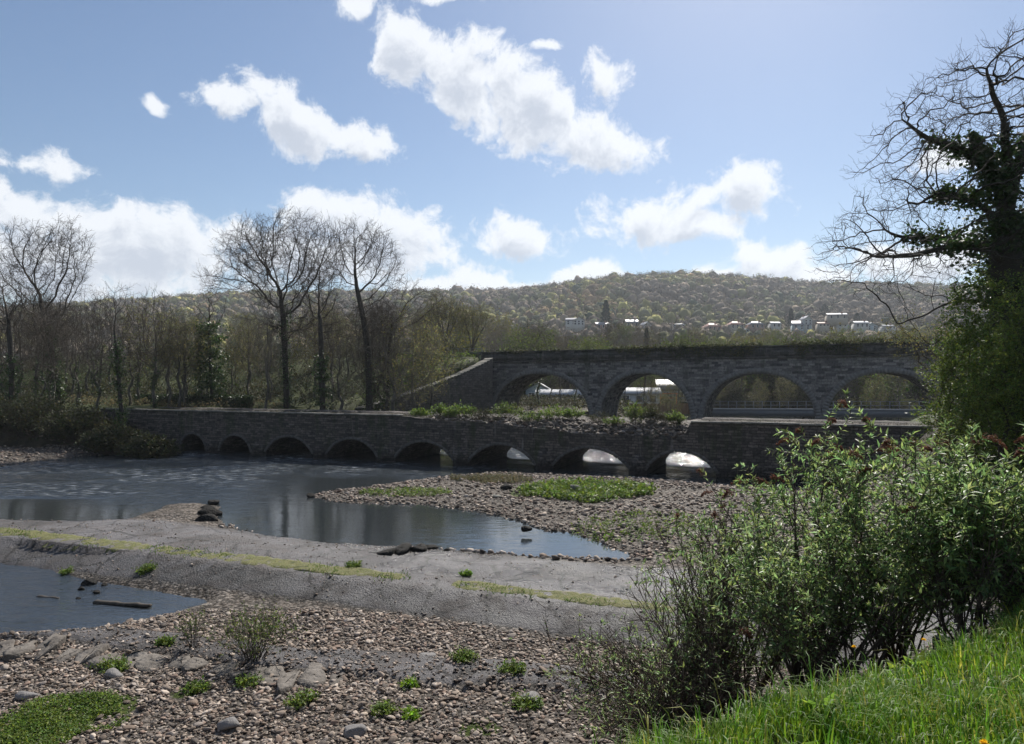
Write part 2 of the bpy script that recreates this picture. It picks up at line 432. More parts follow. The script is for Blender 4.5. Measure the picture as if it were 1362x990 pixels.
def hill(x, y):
    """far valley side"""
    k = x / np.maximum(y, 1)
    pxs = 681 + 934 * k
    top = np.interp(pxs, [-900, -200, 150, 300, 500, 690, 730, 780, 830, 900, 980, 1060, 1110, 1200, 1362, 2200], [60, 80, 101, 111, 115, 116, 121, 130, 135, 138, 134, 128, 124, 124, 118, 60]) / 934 * 950
    t = np.interp(y, [150, 230, 330, 470, 640, 800, 950, 1100, 1600, 5000], [0, .05, .16, .27, .52, .80, 1.0, 1.02, .9, .6])
    return 2.5 + top * t + vnoise(x, y, 160, 3, 3) * 9 * sstep(y, 200, 500) * sstep(1000 - y, 0, 300)


def ground_h(x, y):
    x = np.asarray(x, float); y = np.asarray(y, float)
    v = vcoord(x, y); w = wcoord(x, y)
    n1 = vnoise(x, y, 2.6, 3, 1); n2 = vnoise(x, y, .7, 2, 2)
    # foreground shingle
    near = -.27 + .12 * n1 + .035 * n2 - .0 * x
    near = near + band(x, y) * .12
    near = near + .10 * sstep(vnoise(x, y, 5, 2, 33), .1, .5)
    # weir body: crest, upper apron, lower apron
    up = .12 + .02 * n1
    low = np.interp(v, [17.2, 18.9], [-.40, .09])
    lowmix = sstep(v, 17.2, 18.0)
    h = near * (1 - lowmix) + np.where(v < 18.9, low, up) * lowmix
    # shingle bar between weir pond and bridge
    bar = .22 + .12 * n1 + .05 * n2 + .25 * sstep(x, 1, 12)
    h = np.where(v > 24.6, bar, h * (1 - sstep(v, 23.8, 24.6)) + bar * sstep(v, 23.8, 24.6))
    # far left beach then bank
    lb = sstep(-x, 34, 40) * sstep(y, 40, 52)
    # land behind the low bridge on the left
    base = np.interp(w, [50, 55, 62, 68, 82, 84, 96, 104], [3.25, 3.3, 3.6, 4.1, 8.75, 8.9, 8.9, 3.2])
    base = base + .35 * n1
    left = sstep(w, 49.2, 50.5)
    hl = np.where(w > 49.2, base, h)
    bankl = np.interp(w, [36, 40, 46, 49.5], [.15, .5, 1.5, 3.2]) + .15 * n1
    hl = np.where((w <= 49.2) & (x < -28), np.maximum(h * (1 - lb) + lb * .3, bankl * sstep(-x, 30, 35)), hl)
    h = np.where(w > 44, hl, h)
    # right bank, beyond the bridge
    rb = np.interp(x - .25 * (y - 40), [20, 26], [0, 3.4])
    h = np.where((w > 42) & (x > 14), np.minimum(h + 50, np.maximum(rb + .2 * n1, 0.1)), h)
    # beyond the viaduct: low ground on the near side right of the embankment
    flat = np.interp(w, [60, 96], [1.0, 2.3]) + .3 * n1
    dw = ((x + 4) * 13.6 - (y - 85.6) * 12.3) / 18.3
    mixr = np.maximum(sstep(dw, .9, 1.9) * (x > -19), sstep(x, -4.2, -3) * (y > 84)) * sstep(w, 54, 58)
    h = h * (1 - mixr) + flat * mixr
    h = np.where(y > 110, h * (1 - sstep(y, 110, 135)) + (2.4 + .3 * n1) * sstep(y, 110, 135), h)
    h = np.where(y > 150, hill(x, y), h)
    # river bed and pool
    sd = poly_sd(x, y, RIVER) + .22 * vnoise(x, y, .9, 3, 4)
    slope = np.where(w > 48, .9, np.where(v > 24, .11, .07))
    slope = np.where(v < 24.6, .05, slope)
    h = np.where(y < 150, np.minimum(h, np.maximum(sd, -2) * slope + np.where(sd > 0, .012, 0)), h)
    h = np.where(sd < 0, np.maximum(sd * .35, -.7), h)
    sp = poly_sd(x, y, POOL) + .12 * vnoise(x, y, .5, 3, 6)
    h = np.where(v < 19, np.minimum(h, POOLZ + .02 + np.where(sp > 0, sp * .35, sp * .5)), h)
    # grassy bank under the camera
    d = bank_d(x, y)
    bk = np.where(d < 0, 3.80 - .17 * d.clip(-4, 0), 3.80 - .74 * d) + .06 * vnoise(x, y, 1.1, 3, 8)
    bk = np.where(bk > 4.6, 4.6, bk)
    h = np.where(y < 44, np.maximum(h, bk), h)
    return h


def grid_axis(segs):
    out = []
    for a, b, s in segs:
        n = max(1, int(round((b - a) / s))); out.append(np.linspace(a, b, n, endpoint=False))
    return np.concatenate(out + [[segs[-1][1]]])


gx = grid_axis([(-3000, -600, 150), (-600, -120, 14), (-120, -50, 2.5), (-50, -24, .5), (-24, 14, .16), (14, 40, .45), (40, 140, 3), (140, 800, 14), (800, 3000, 150)])
gy = grid_axis([(-400, -20, 40), (-20, 1, 1.5), (1, 10, .22), (10, 30, .14), (30, 50, .3), (50, 110, .8), (110, 300, 6), (300, 1200, 16), (1200, 5000, 250)])
GX, GY = np.meshgrid(gx, gy)
GH = ground_h(GX, GY)
nx, ny = len(gx), len(gy)
ii = (np.arange(ny - 1)[:, None] * nx + np.arange(nx - 1)[None]).ravel()
quads = np.stack([ii, ii + 1, ii + nx + 1, ii + nx], 1)
V = vcoord(GX, GY); W = wcoord(GX, GY); BD = bank_d(GX, GY)
sdR = poly_sd(GX, GY, RIVER)
# zone masks: R shingle, G grass / moss, B concrete
z_grass = sstep(-BD, -.7, .1)
z_grass = np.maximum(z_grass, np.where((W > 49.2) & (GY < 150) & (GX < 0), .55, 0))
z_grass = np.maximum(z_grass, np.where(GY > 100, .85, 0))
blob = lambda px, py, r, z=0., e=1.: 1 - sstep(np.hypot((GX - pz(px, py, z)[0]), (GY - pz(px, py, z)[1]) * e) + vnoise(GX, GY, .8, 3, 12) * r * .5, r * .6, r)
for a in [(90, 955, 1.0), (30, 985, .9), (150, 945, .55), (245, 925, .35), (640, 972, .5)]:
    z_grass = np.maximum(z_grass, blob(*a, -.3))
for a in [(770, 655, 2.3, 0, .8), (700, 660, 1.6), (830, 655, 1.6), (540, 655, 1.1), (655, 640, 1.0)]:
    z_grass = np.maximum(z_grass, .85 * blob(*a))
conc = sstep(V, 17.5, 18.0) * sstep(-V, -24.2, -23.4) * (GX < 12)
z_conc = np.maximum(conc, band(GX, GY) * .8)
z_shin = np.clip((1 - z_conc) * (1 - sstep(-BD, -3.2, -1.6)) * (GY < 60), 0, 1)
zone = np.stack([z_shin, z_grass, z_conc], -1).reshape(-1, 3)


def ground_mat():
    m, N, L, b = new_mat('ground')
    tc = N.new('ShaderNodeTexCoord'); co = tc.outputs['Object']
    va = N.new('ShaderNodeVertexColor'); va.layer_name = 'zone'
    sp = N.new('ShaderNodeSeparateColor'); L.new(va.outputs[0], sp.inputs[0])
    n = N.new('ShaderNodeTexNoise'); n.inputs['Scale'].default_value = 1.3; n.inputs['Detail'].default_value = 9; n.inputs['Roughness'].default_value = .7; L.new(co, n.inputs['Vector'])
    nf = N.new('ShaderNodeTexNoise'); nf.inputs['Scale'].default_value = 14; nf.inputs['Detail'].default_value = 6; nf.inputs['Roughness'].default_value = .7; L.new(co, nf.inputs['Vector'])

    def mixc(f, a, bb):
        x = N.new('ShaderNodeMix'); x.data_type = 'RGBA'; L.new(f, x.inputs[0]); L.new(a, x.inputs[6]); L.new(bb, x.inputs[7]); return x.outputs[2]
    earth = ramp(N, [(.35, (.03, .026, .018)), (.5, (.065, .055, .038)), (.68, (.11, .095, .07))]); L.new(n.outputs['Fac'], earth.inputs[0])
    # shingle: two sizes of voronoi stones
    vo = N.new('ShaderNodeTexVoronoi'); vo.inputs['Scale'].default_value = 9; L.new(co, vo.inputs['Vector'])
    wh = N.new('ShaderNodeSeparateColor'); L.new(vo.outputs['Color'], wh.inputs[0])
    sc = ramp(N, [(0, (.06, .052, .044)), (.4, (.13, .115, .10)), (.75, (.20, .17, .145)), (1, (.30, .265, .23))]); L.new(wh.outputs[0], sc.inputs[0])
    gap = ramp(N, [(.0, (1, 1, 1)), (.45, (.9, .9, .9)), (.75, (.3, .28, .26))]); L.new(vo.outputs['Distance'], gap.inputs[0])
    sh = N.new('ShaderNodeMix'); sh.data_type = 'RGBA'; sh.blend_type = 'MULTIPLY'; sh.inputs[0].default_value = 1
    L.new(sc.outputs[0], sh.inputs[6]); L.new(gap.outputs[0], sh.inputs[7])
    # concrete with exposed aggregate, moss stains and cracks
    nl = N.new('ShaderNodeTexNoise'); nl.inputs['Scale'].default_value = .42; nl.inputs['Detail'].default_value = 8; nl.inputs['Roughness'].default_value = .75; nl.inputs['Distortion'].default_value = .8; L.new(co, nl.inputs['Vector'])
    cc0 = ramp(N, [(.33, (.03, .026, .024)), (.43, (.07, .06, .055)), (.52, (.10, .093, .094)), (.6, (.15, .14, .14)), (.7, (.075, .07, .06))]); L.new(nl.outputs['Fac'], cc0.inputs[0])
    cc1 = ramp(N, [(.3, (.45, .44, .43)), (.5, (.95, .95, .95)), (.72, (1.5, 1.45, 1.4))]); L.new(n.outputs['Fac'], cc1.inputs[0])
    ccm = N.new('ShaderNodeMix'); ccm.data_type = 'RGBA'; ccm.blend_type = 'MULTIPLY'; ccm.inputs[0].default_value = 1; L.new(cc0.outputs[0], ccm.inputs[6]); L.new(cc1.outputs[0], ccm.inputs[7])
    ck = N.new('ShaderNodeTexVoronoi'); ck.feature = 'DISTANCE_TO_EDGE'; ck.inputs['Scale'].default_value = .55
    ckv = N.new('ShaderNodeVectorMath'); ckv.operation = 'MULTIPLY_ADD'; ckv.inputs[1].default_value = (.9, .9, 0); L.new(n.outputs['Color'], ckv.inputs[0]); L.new(co, ckv.inputs[2]); L.new(ckv.outputs[0], ck.inputs['Vector'])
    ckr = ramp(N, [(.0, (.12, .10, .09)), (.012, (.2, .18, .16)), (.035, (1, 1, 1))]); L.new(ck.outputs['Distance'], ckr.inputs[0])
    cc = N.new('ShaderNodeMix'); cc.data_type = 'RGBA'; cc.blend_type = 'MULTIPLY'; cc.inputs[0].default_value = 1; L.new(ccm.outputs[2], cc.inputs[6]); L.new(ckr.outputs[0], cc.inputs[7])
    ag = N.new('ShaderNodeTexVoronoi'); ag.inputs['Scale'].default_value = 30; L.new(co, ag.inputs['Vector'])
    agr = ramp(N, [(.1, (1.35, 1.3, 1.25)), (.5, (.8, .8, .82)), (.8, (.5, .5, .52))]); L.new(ag.outputs['Distance'], agr.inputs[0])
    c2 = N.new('ShaderNodeMix'); c2.data_type = 'RGBA'; c2.blend_type = 'MULTIPLY'; c2.inputs[0].default_value = .8
    L.new(cc.outputs[2], c2.inputs[6]); L.new(agr.outputs[0], c2.inputs[7])
    gr = ramp(N, [(.3, (.018, .03, .008)), (.5, (.045, .065, .015)), (.7, (.09, .10, .03))]); L.new(nf.outputs['Fac'], gr.inputs[0])

    def brk(o, k=.35):
        a = N.new('ShaderNodeMath'); a.operation = 'MULTIPLY_ADD'; a.inputs[1].default_value = k; L.new(nf.outputs['Fac'], a.inputs[0])
        c = N.new('ShaderNodeMath'); c.operation = 'SUBTRACT'; L.new(o, c.inputs[0]); c.inputs[1].default_value = k * .5; L.new(c.outputs[0], a.inputs[2])
        r = N.new('ShaderNodeMapRange'); r.inputs[1].default_value = .35; r.inputs[2].default_value = .65; L.new(a.outputs[0], r.inputs[0]); return r.outputs[0]
    c = mixc(brk(sp.outputs[0]), earth.outputs[0], sh.outputs[2])
    c = mixc(brk(sp.outputs[2]), c, c2.outputs[2])
    c = mixc(brk(sp.outputs[1], .5), c, gr.outputs[0])
    wt = N.new('ShaderNodeVertexColor'); wt.layer_name = 'wet'; ws = N.new('ShaderNodeSeparateColor'); L.new(wt.outputs[0], ws.inputs[0])
    wd = N.new('ShaderNodeMath'); wd.operation = 'MULTIPLY_ADD'; wd.inputs[1].default_value = -.5; wd.inputs[2].default_value = 1.06; L.new(ws.outputs[1], wd.inputs[0])
    cs_ = N.new('ShaderNodeVectorMath'); cs_.operation = 'SCALE'; L.new(c, cs_.inputs[0]); L.new(wd.outputs[0], cs_.inputs['Scale'])
    L.new(cs_.outputs[0], b.inputs['Base Color'])
    rr = N.new('ShaderNodeMapRange'); rr.inputs[1].default_value = .3; rr.inputs[2].default_value = .7; rr.inputs[3].default_value = .38; rr.inputs[4].default_value = .95
    L.new(n.outputs['Fac'], rr.inputs[0])
    rw = N.new('ShaderNodeMix'); rw.inputs[3].default_value = .26; L.new(ws.outputs[0], rw.inputs[0]); L.new(rr.outputs[0], rw.inputs[2]); L.new(rw.outputs[0], b.inputs['Roughness'])
    sl = N.new('ShaderNodeMapRange'); sl.inputs[3].default_value = .06; sl.inputs[4].default_value = .5; L.new(sp.outputs[2], sl.inputs[0]); L.new(sl.outputs[0], b.inputs['Specular IOR Level'])
    h1 = N.new('ShaderNodeMath'); h1.operation = 'MULTIPLY'; L.new(vo.outputs['Distance'], h1.inputs[0])
    hs = N.new('ShaderNodeMath'); hs.operation = 'MULTIPLY'; hs.inputs[1].default_value = -.9; L.new(sp.outputs[0], hs.inputs[0]); L.new(hs.outputs[0], h1.inputs[1])
    h2 = N.new('ShaderNodeMath'); h2.operation = 'MULTIPLY_ADD'; h2.inputs[1].default_value = .9; L.new(nf.outputs['Fac'], h2.inputs[0]); L.new(h1.outputs[0], h2.inputs[2])
    h3 = N.new('ShaderNodeMath'); h3.operation = 'MULTIPLY_ADD'; h3.inputs[1].default_value = -.12; L.new(ag.outputs['Distance'], h3.inputs[0]); L.new(h2.outputs[0], h3.inputs[2])
    bp = N.new('ShaderNodeBump'); bp.inputs['Strength'].default_value = 1; bp.inputs['Distance'].default_value = .07
    L.new(h3.outputs[0], bp.inputs['Height']); L.new(bp.outputs[0], b.inputs['Normal'])
    return m


M['ground'] = ground_mat()
wet = (sstep(GX, -11, -3) * sstep(V, 19.9, 20.6) * sstep(-V, -24.4, -23.8) * (.55 + .45 * sstep(vnoise(GX, GY, 1.6, 3, 19), -.3, .3)) + .35 * sstep(-GX, -2, 4) * sstep(V, 21.5, 23.5) * sstep(-V, -25, -24)).clip(0, 1)
stain = (sstep(V, 17.1, 17.6) * sstep(-V, -19.0, -18.5) * (.65 + .35 * vnoise(GX, GY, 1.2, 3, 23)) + .5 * sstep(vnoise(GX, GY * 1.6, 3.5, 3, 24), .1, .5) * z_conc + .8 * sstep(-np.abs(sdR), -.5, -.1)).clip(0, 1)
wet = np.stack([wet, stain, 0 * wet], -1).reshape(-1, 3)
M['hill_ground'] = mat('hillside_ground', [(.018, .022, .010), (.04, .042, .02), (.06, .052, .03)], .05, rough=1, bump=0, spec=0)
fy = GY[:-1, :-1].ravel()
props(mk('ground', np.stack([GX, GY, GH], -1).reshape(-1, 3), quads, [M['ground'], M['hill_ground']], smooth=True, attr={'zone': zone, 'wet': wet}, mats=(fy > 108).astype(int)), kind='structure')


# ------------------------------------------------------------------ water
def water_mat(name, deep, sx, sy, amp, foam_glint=True):
    m, N, L, b = new_mat(name)
    tc = N.new('ShaderNodeTexCoord')
    va = N.new('ShaderNodeVertexColor'); va.layer_name = 'chop'
    mp = N.new('ShaderNodeMapping'); mp.inputs['Rotation'].default_value = (0, 0, R(22)); mp.inputs['Scale'].default_value = (sx, sy, 1); L.new(tc.outputs['Object'], mp.inputs[0])
    n1 = N.new('ShaderNodeTexNoise'); n1.inputs['Scale'].default_value = 1; n1.inputs['Detail'].default_value = 4; n1.inputs['Distortion'].default_value = .6; L.new(mp.outputs[0], n1.inputs['Vector'])
    n2 = N.new('ShaderNodeTexNoise'); n2.inputs['Scale'].default_value = 2.4; n2.inputs['Detail'].default_value = 4; n2.inputs['Roughness'].default_value = .6; L.new(mp.outputs[0], n2.inputs['Vector'])
    a = N.new('ShaderNodeMath'); a.operation = 'MULTIPLY'; L.new(n2.outputs['Fac'], a.inputs[0]); L.new(va.outputs[0], a.inputs[1])
    h = N.new('ShaderNodeMath'); h.operation = 'MULTIPLY_ADD'; c1 = N.new('ShaderNodeMath'); c1.operation = 'MULTIPLY_ADD'; c1.inputs[1].default_value = .75; c1.inputs[2].default_value = .004; L.new(va.outputs[0], c1.inputs[0]); L.new(n1.outputs['Fac'], h.inputs[0]); L.new(c1.outputs[0], h.inputs[1]); L.new(a.outputs[0], h.inputs[2])
    bp = N.new('ShaderNodeBump'); bp.inputs['Strength'].default_value = 1; bp.inputs['Distance'].default_value = amp
    L.new(h.outputs[0], bp.inputs['Height']); L.new(bp.outputs[0], b.inputs['Normal'])
    if foam_glint:  # pale patches: white water, plus sky glints painted into the base colour
        fr = N.new('ShaderNodeMapRange'); fr.inputs[1].default_value = .5; fr.inputs[2].default_value = .72; L.new(n2.outputs['Fac'], fr.inputs[0])
        pw = N.new('ShaderNodeMath'); pw.operation = 'POWER'; pw.inputs[1].default_value = 2; L.new(va.outputs[0], pw.inputs[0])
        fm = N.new('ShaderNodeMath'); fm.operation = 'MULTIPLY'; L.new(fr.outputs[0], fm.inputs[0]); L.new(pw.outputs[0], fm.inputs[1])
        mx = N.new('ShaderNodeMix'); mx.data_type = 'RGBA'; mx.inputs[6].default_value = (*deep, 1); mx.inputs[7].default_value = (.5, .53, .55, 1)
        L.new(fm.outputs[0], mx.inputs[0]); L.new(mx.outputs[2], b.inputs['Base Color'])
        rg = N.new('ShaderNodeMapRange'); rg.inputs[3].default_value = .04; rg.inputs[4].default_value = .5; L.new(fm.outputs[0], rg.inputs[0]); L.new(rg.outputs[0], b.inputs['Roughness'])
    else:
        b.inputs['Base Color'].default_value = (*deep, 1); b.inputs['Roughness'].default_value = .03
    b.inputs['IOR'].default_value = 1.62 if foam_glint else 1.85; b.inputs['Specular IOR Level'].default_value = .7
    return m


M['river'] = water_mat('river_water', (.028, .033, .036), .55, 1.5, .26)
M['pool'] = water_mat('pool_water', (.03, .035, .038), .9, 2.6, .17, foam_glint=False)


def water_sheet(name, xs, ys, poly, z, m, chopf, margin=1.2):
    X, Y = np.meshgrid(xs, ys)
    sd = poly_sd(X, Y, poly)
    nx_, ny_ = len(xs), len(ys)
    k = (np.arange(ny_ - 1)[:, None] * nx_ + np.arange(nx_ - 1)[None])
    q = np.stack([k, k + 1, k + nx_ + 1, k + nx_], -1)
    keep = np.minimum(np.minimum(sd[:-1, :-1], sd[1:, 1:]), np.minimum(sd[1:, :-1], sd[:-1, 1:])) < margin
    q = q[keep]
    ch = chopf(X, Y)
    Z = z + vnoise(X * .7 + Y * .3, Y * 1.7, 1.6, 3, 40) * .075 * ch + vnoise(X * .5 + Y * .2, Y * 1.6, .5, 2, 41) * .022 * ch
    return props(mk(name, np.stack([X, Y, Z], -1).reshape(-1, 3), q, m, smooth=True, attr={'chop': ch.ravel()}), kind='structure')


def chop_river(x, y):
    v = vcoord(x, y); w = wcoord(x, y)
    c = .03 + .34 * sstep(v, 24, 31) * sstep(-x, 10, 17)
    c = np.maximum(c, .95 * sstep(w, 37, 43) * sstep(-w, -54, -46) * (.45 + .55 * sstep(vnoise(x, y * 1.5, 6, 3, 15), -.35, .3)))
    c = np.maximum(c, .75 * sstep(-x, 12, 16) * sstep(v, 24, 27) * sstep(vnoise(x + y * .5, y * 2.2, 7, 3, 16), -.25, .25))
    c = np.maximum(c, .6 * sstep(w, 53, 56) * sstep(-w, -84, -66))
    return np.clip(c, 0, 1)


water_sheet('river_water', grid_axis([(-260, -60, 6), (-60, -34, .5), (-34, 12, .2), (12, 75, .8)]), grid_axis([(20, 62, .2), (62, 135, 1)]), RIVER, 0, M['river'], chop_river)
water_sheet('pool_water', grid_axis([(-45, -20, .4), (-20, -7, .12)]), grid_axis([(14, 27, .12)]), POOL, POOLZ, M['pool'], lambda x, y: .16 + .40 * sstep(-x, 9, 14), .8)

# ------------------------------------------------------------------ bridges
RZ = math.atan2(-.412, 1); CS = math.hypot(1, .412)
EX = np.array([1 / CS, -.412 / CS]); EY = np.array([.412 / CS, 1 / CS])


def s_of(px, Y0):
    k = (px - 681) / FPX; return k * Y0 / (1 + .412 * k) * CS


def z_of(px, py, Y0):
    k = (px - 681) / FPX; return CZ - (py - HOR) / FPX * Y0 / (1 + .412 * k)


def bridge(name, Y0, s0, s1, arches, topf, width, botz, m, label, cat, step=.12, tgrid=None, ribs=0, ringw=.28, ell=False, ringm=None, pw=0.):
    root = thing(name, (0, Y0, 0), label, cat, rz=RZ)
    ev = []
    for (a, b_, zc, zs) in arches: ev += [a, b_]
    cols = []   # (s, bottom)
    def arch_z(s, A):
        a, b_, zc, zs = A; mid, half = (a + b_) / 2, (b_ - a) / 2; u = np.clip((s - mid) / half, -1, 1); rise = zc - zs
        if ell: return zs + rise * np.sqrt(np.maximum(0, 1 - np.abs(u) ** 2.15))
        rad = (half * half + rise * rise) / (2 * rise) if rise < half else half
        return zc - (rad - np.sqrt(np.maximum(0, rad * rad - (u * half) ** 2)))
    s = s0
    arches = sorted(arches)
    for A in arches:
        cols += [(q, botz) for q in np.linspace(s, A[0], max(2, int((A[0] - s) / step)))]
        cols += [(q, float(arch_z(q, A))) for q in np.linspace(A[0], A[1], max(16, int((A[1] - A[0]) / step)))]
        s = A[1]
    cols += [(q, botz) for q in np.linspace(s, s1, max(2, int((s1 - s) / step)))]
    cols = np.array(cols); n = len(cols)
    tg = np.array(tgrid if tgrid is not None else [0, width])
    nt = len(tg)
    T, Sx = np.meshgrid(tg, cols[:, 0]); TZ = topf(Sx, T)
    NV = 7
    mb = MB()
    def side(t, j):
        z0 = cols[:, 1]; z1 = TZ[:, j]
        zz = z0[:, None] + (z1 - z0)[:, None] * np.linspace(0, 1, NV)[None]
        ss = np.repeat(cols[:, :1], NV, 1)
        tt = t + (vnoise(ss * 1.0, zz, .6, 3, 50 + j) * .035 if t == 0 else 0 * zz)
        v = np.stack([ss, tt + 0 * ss, zz], -1).reshape(-1, 3)
        k = (np.arange(n - 1)[:, None] * NV + np.arange(NV - 1)[None]).ravel()
        q = np.stack([k, k + NV, k + NV + 1, k + 1], 1)
        if t != 0: q = q[:, ::-1]
        mb.add(v, q); return tt[:, -1], tt[:, 0]
    tf, tb = side(0, 0); side(width, nt - 1)
    Tt = T.copy(); Tt[:, 0] = tf
    k = (np.arange(n - 1)[:, None] * nt + np.arange(nt - 1)[None]).ravel()
    mb.add(np.stack([Sx, Tt, TZ], -1).reshape(-1, 3), np.stack([k, k + nt, k + nt + 1, k + 1], 1))
    # soffits and pier sides
    ts = [0, width] if not ribs else np.repeat(np.linspace(0, width, ribs + 1), 2)[1:-1]
    ts = np.array(ts, float)
    for i, A in enumerate(arches):
        sel = np.where((cols[:, 0] >= A[0] - 1e-6) & (cols[:, 0] <= A[1] + 1e-6) & (cols[:, 1] > botz + 1e-6))[0]
        q = cols[sel]
        prof = np.concatenate([[(A[0], botz)], q, [(A[1], botz)]])
        mid = (A[0] + A[1]) / 2
        rows = []
        for j, t in enumerate(ts):
            g = 0 if not ribs else (.0 if (j // 2) % 2 == 0 else .16)
            pr = prof.copy()
            if g:
                half = (A[1] - A[0]) / 2
                pr[:, 0] = mid + (pr[:, 0] - mid) * (1 + g / half); pr[1:-1, 1] = prof[1:-1, 1] + g * np.sqrt(np.maximum(0, 1 - ((prof[1:-1, 0] - mid) / half) ** 2)) * 1.0
            rows.append(np.stack([pr[:, 0], np.full(len(pr), t), pr[:, 1]], -1))
        rows = np.array(rows); a, b_ = rows.shape[:2]
        k = (np.arange(a - 1)[:, None] * b_ + np.arange(b_ - 1)[None]).ravel()
        mb.add(rows.reshape(-1, 3), np.stack([k, k + b_, k + b_ + 1, k + 1], 1))
    wall = mb.done('masonry_wall', m, root)
    # voussoir rings, each its own part
    for A in arches:
        a, b_, zc, zs = A; mid, half = (a + b_) / 2, (b_ - a) / 2
        nb = int((b_ - a) * 1.35 / .28)
        u = np.sin(np.linspace(-math.pi / 2, math.pi / 2, nb + 1))
        pi_ = np.stack([mid + u * half, arch_z(mid + u * half, A)], 1)
        if ell or True:
            g = np.gradient(pi_, axis=0); nn = nrm(np.stack([-g[:, 1], g[:, 0]], 1)); nn[0] = (-1, .1); nn[-1] = (1, .1)
        rb = MB()
        for k in range(nb):
            e = (pi_[k + 1] - pi_[k]) * .03; ln = ringw * (1 + rng.uniform(-.08, .08)); pr_ = -.05 - rng.uniform(0, .02)
            c = [pi_[k] + e, pi_[k + 1] - e, pi_[k + 1] - e + nn[k + 1] * ln, pi_[k] + e + nn[k] * ln]
            v = [(p_[0], pr_, p_[1]) for p_ in c] + [(p_[0], .12, p_[1]) for p_ in c]
            rb.add(v, [(0, 1, 2, 3), (0, 4, 5, 1), (1, 5, 6, 2), (2, 6, 7, 3), (3, 7, 4, 0)])
        rb.done('arch_ring', ringm or M['ring'], root)
    return root, cols, arches


Y1 = 48.0
A1 = [(240, 273), (292, 333), (354, 415), (435, 501), (526, 602), (624, 711), (736, 836), (860, 952)]
low_arches = [(s_of(a, Y1), s_of(b_, Y1), 1.46 if i < 2 else 1.53, .18 if i < 2 else .28) for i, (a, b_) in enumerate(A1)]
brk_s = [s_of(p_, Y1) for p_ in (538, 570, 640, 700, 780, 850, 900, 912, 918)]
brk_z = [3.38, 3.2, 3.08, 2.80, 2.50, 2.42, 2.45, 2.7, 3.38]


def low_top(s, t):
    z = np.interp(s, brk_s, brk_z)
    inb = sstep(s, brk_s[0], brk_s[2]) * sstep(-s, -brk_s[-1], -brk_s[-3])
    jag = vnoise(s * 1.0, t * 3, .35, 3, 60) * .16 * inb
    # ledges of missing facing: steps back up to the surviving deck
    back = np.interp(t, [0, .35, .8, 1.4, 2.2], [0, .12, .42, .55, .72]) * (3.32 - z) / .9 * 1.1
    step_ = np.round((z + back + jag) / .13) * .13 * .7 + (z + back + jag) * .3
    zi = z + .03 * vnoise(s, t, .5, 2, 61) - .16 * sstep(t, .5, .62) * (1 - sstep(t, 5.0, 5.15))
    return np.where(inb > .15, step_, zi)


low_root, low_cols, low_ar = bridge('stone_aqueduct', Y1, s_of(165, Y1) - 3, 27, low_arches, low_top, 6.9, -1.0, M['aqueduct'],
    'low dark stone aqueduct with a broken parapet and eight small arches standing in the river', 'aqueduct', tgrid=[0, .25, .5, .62, .9, 1.3, 1.8, 2.4, 3.4, 5.0, 5.2, 6.9], ringm=M['ring_dark'], ringw=.2)
# cutwaters on the piers, rough boulders at their feet
for i in range(len(low_ar) - 1):
    a, b_ = low_ar[i][1], low_ar[i + 1][0]
    c = (a + b_) / 2; hw = max(.3, (b_ - a) / 2 * .92)
    if (b_ - a) < .5: continue
    mb = MB()
    NZ = 7; ns = 9
    rows = []
    hgt = [.95, .95, 1.0, 1.0, 1.1, 1.25, 1.15][i]
    for zi in np.linspace(-.8, hgt, NZ):
        sh = 1 - .55 * max(0, (zi - hgt * .55) / (hgt * .45)) ** 2
        for u in np.linspace(-1, 1, ns):
            rows.append((c + u * hw, -.02 - (1 - abs(u)) * (.75 if i > 3 else .5) * sh + rng.uniform(-.06, .06), zi + (0 if zi < hgt - .01 else -.15 * abs(u)) + rng.uniform(-.04, .04)))
    k = (np.arange(NZ - 1)[:, None] * ns + np.arange(ns - 1)[None]).ravel()
    mb.add(rows, np.stack([k, k + 1, k + ns + 1, k + ns], 1))
    top = len(rows)
    cap = rows[-ns:]; mb.add(cap + [(q[0], .1, q[2] + .25 * (1 - abs(u))) for q, u in zip(cap, np.linspace(-1, 1, ns))], [(j, j + 1, j + 1 + ns, j + ns) for j in range(ns - 1)])
    mb.done('cutwater', M['aqueduct'], low_root)
# coping slabs on the intact front edges
for (a, b_) in ((low_cols[0, 0] + .1, brk_s[0] - .3), (brk_s[-1] + .05, 26.5)):
    q = a; mb = MB()
    while q < b_:
        l = rng.uniform(.7, 1.3); l = min(l, b_ - q)
        if rng.random() < .93: mb.box((q + .01, -.10 - rng.uniform(0, .03), 3.36), (q + l - .01, .52, 3.46 + rng.uniform(0, .03)), .012)
        q += l
    mb.done('coping', M['coping'], low_root)

Y2 = 85.0
A2 = [(655, 784), (798, 919), (935, 1086), (1099, 1262), (1278, 1460)]
via_arches = [(s_of(a, Y2), s_of(b_, Y2), 6.75, 1.7) for a, b_ in A2]


def via_top(s, t):
    z = 9.28 + .012 * s
    return z - .006 * s - 1.2 * sstep(t, .5, .55) * (1 - sstep(t, 7.5, 7.55)) + .02 * vnoise(s, t, .7, 2, 70)


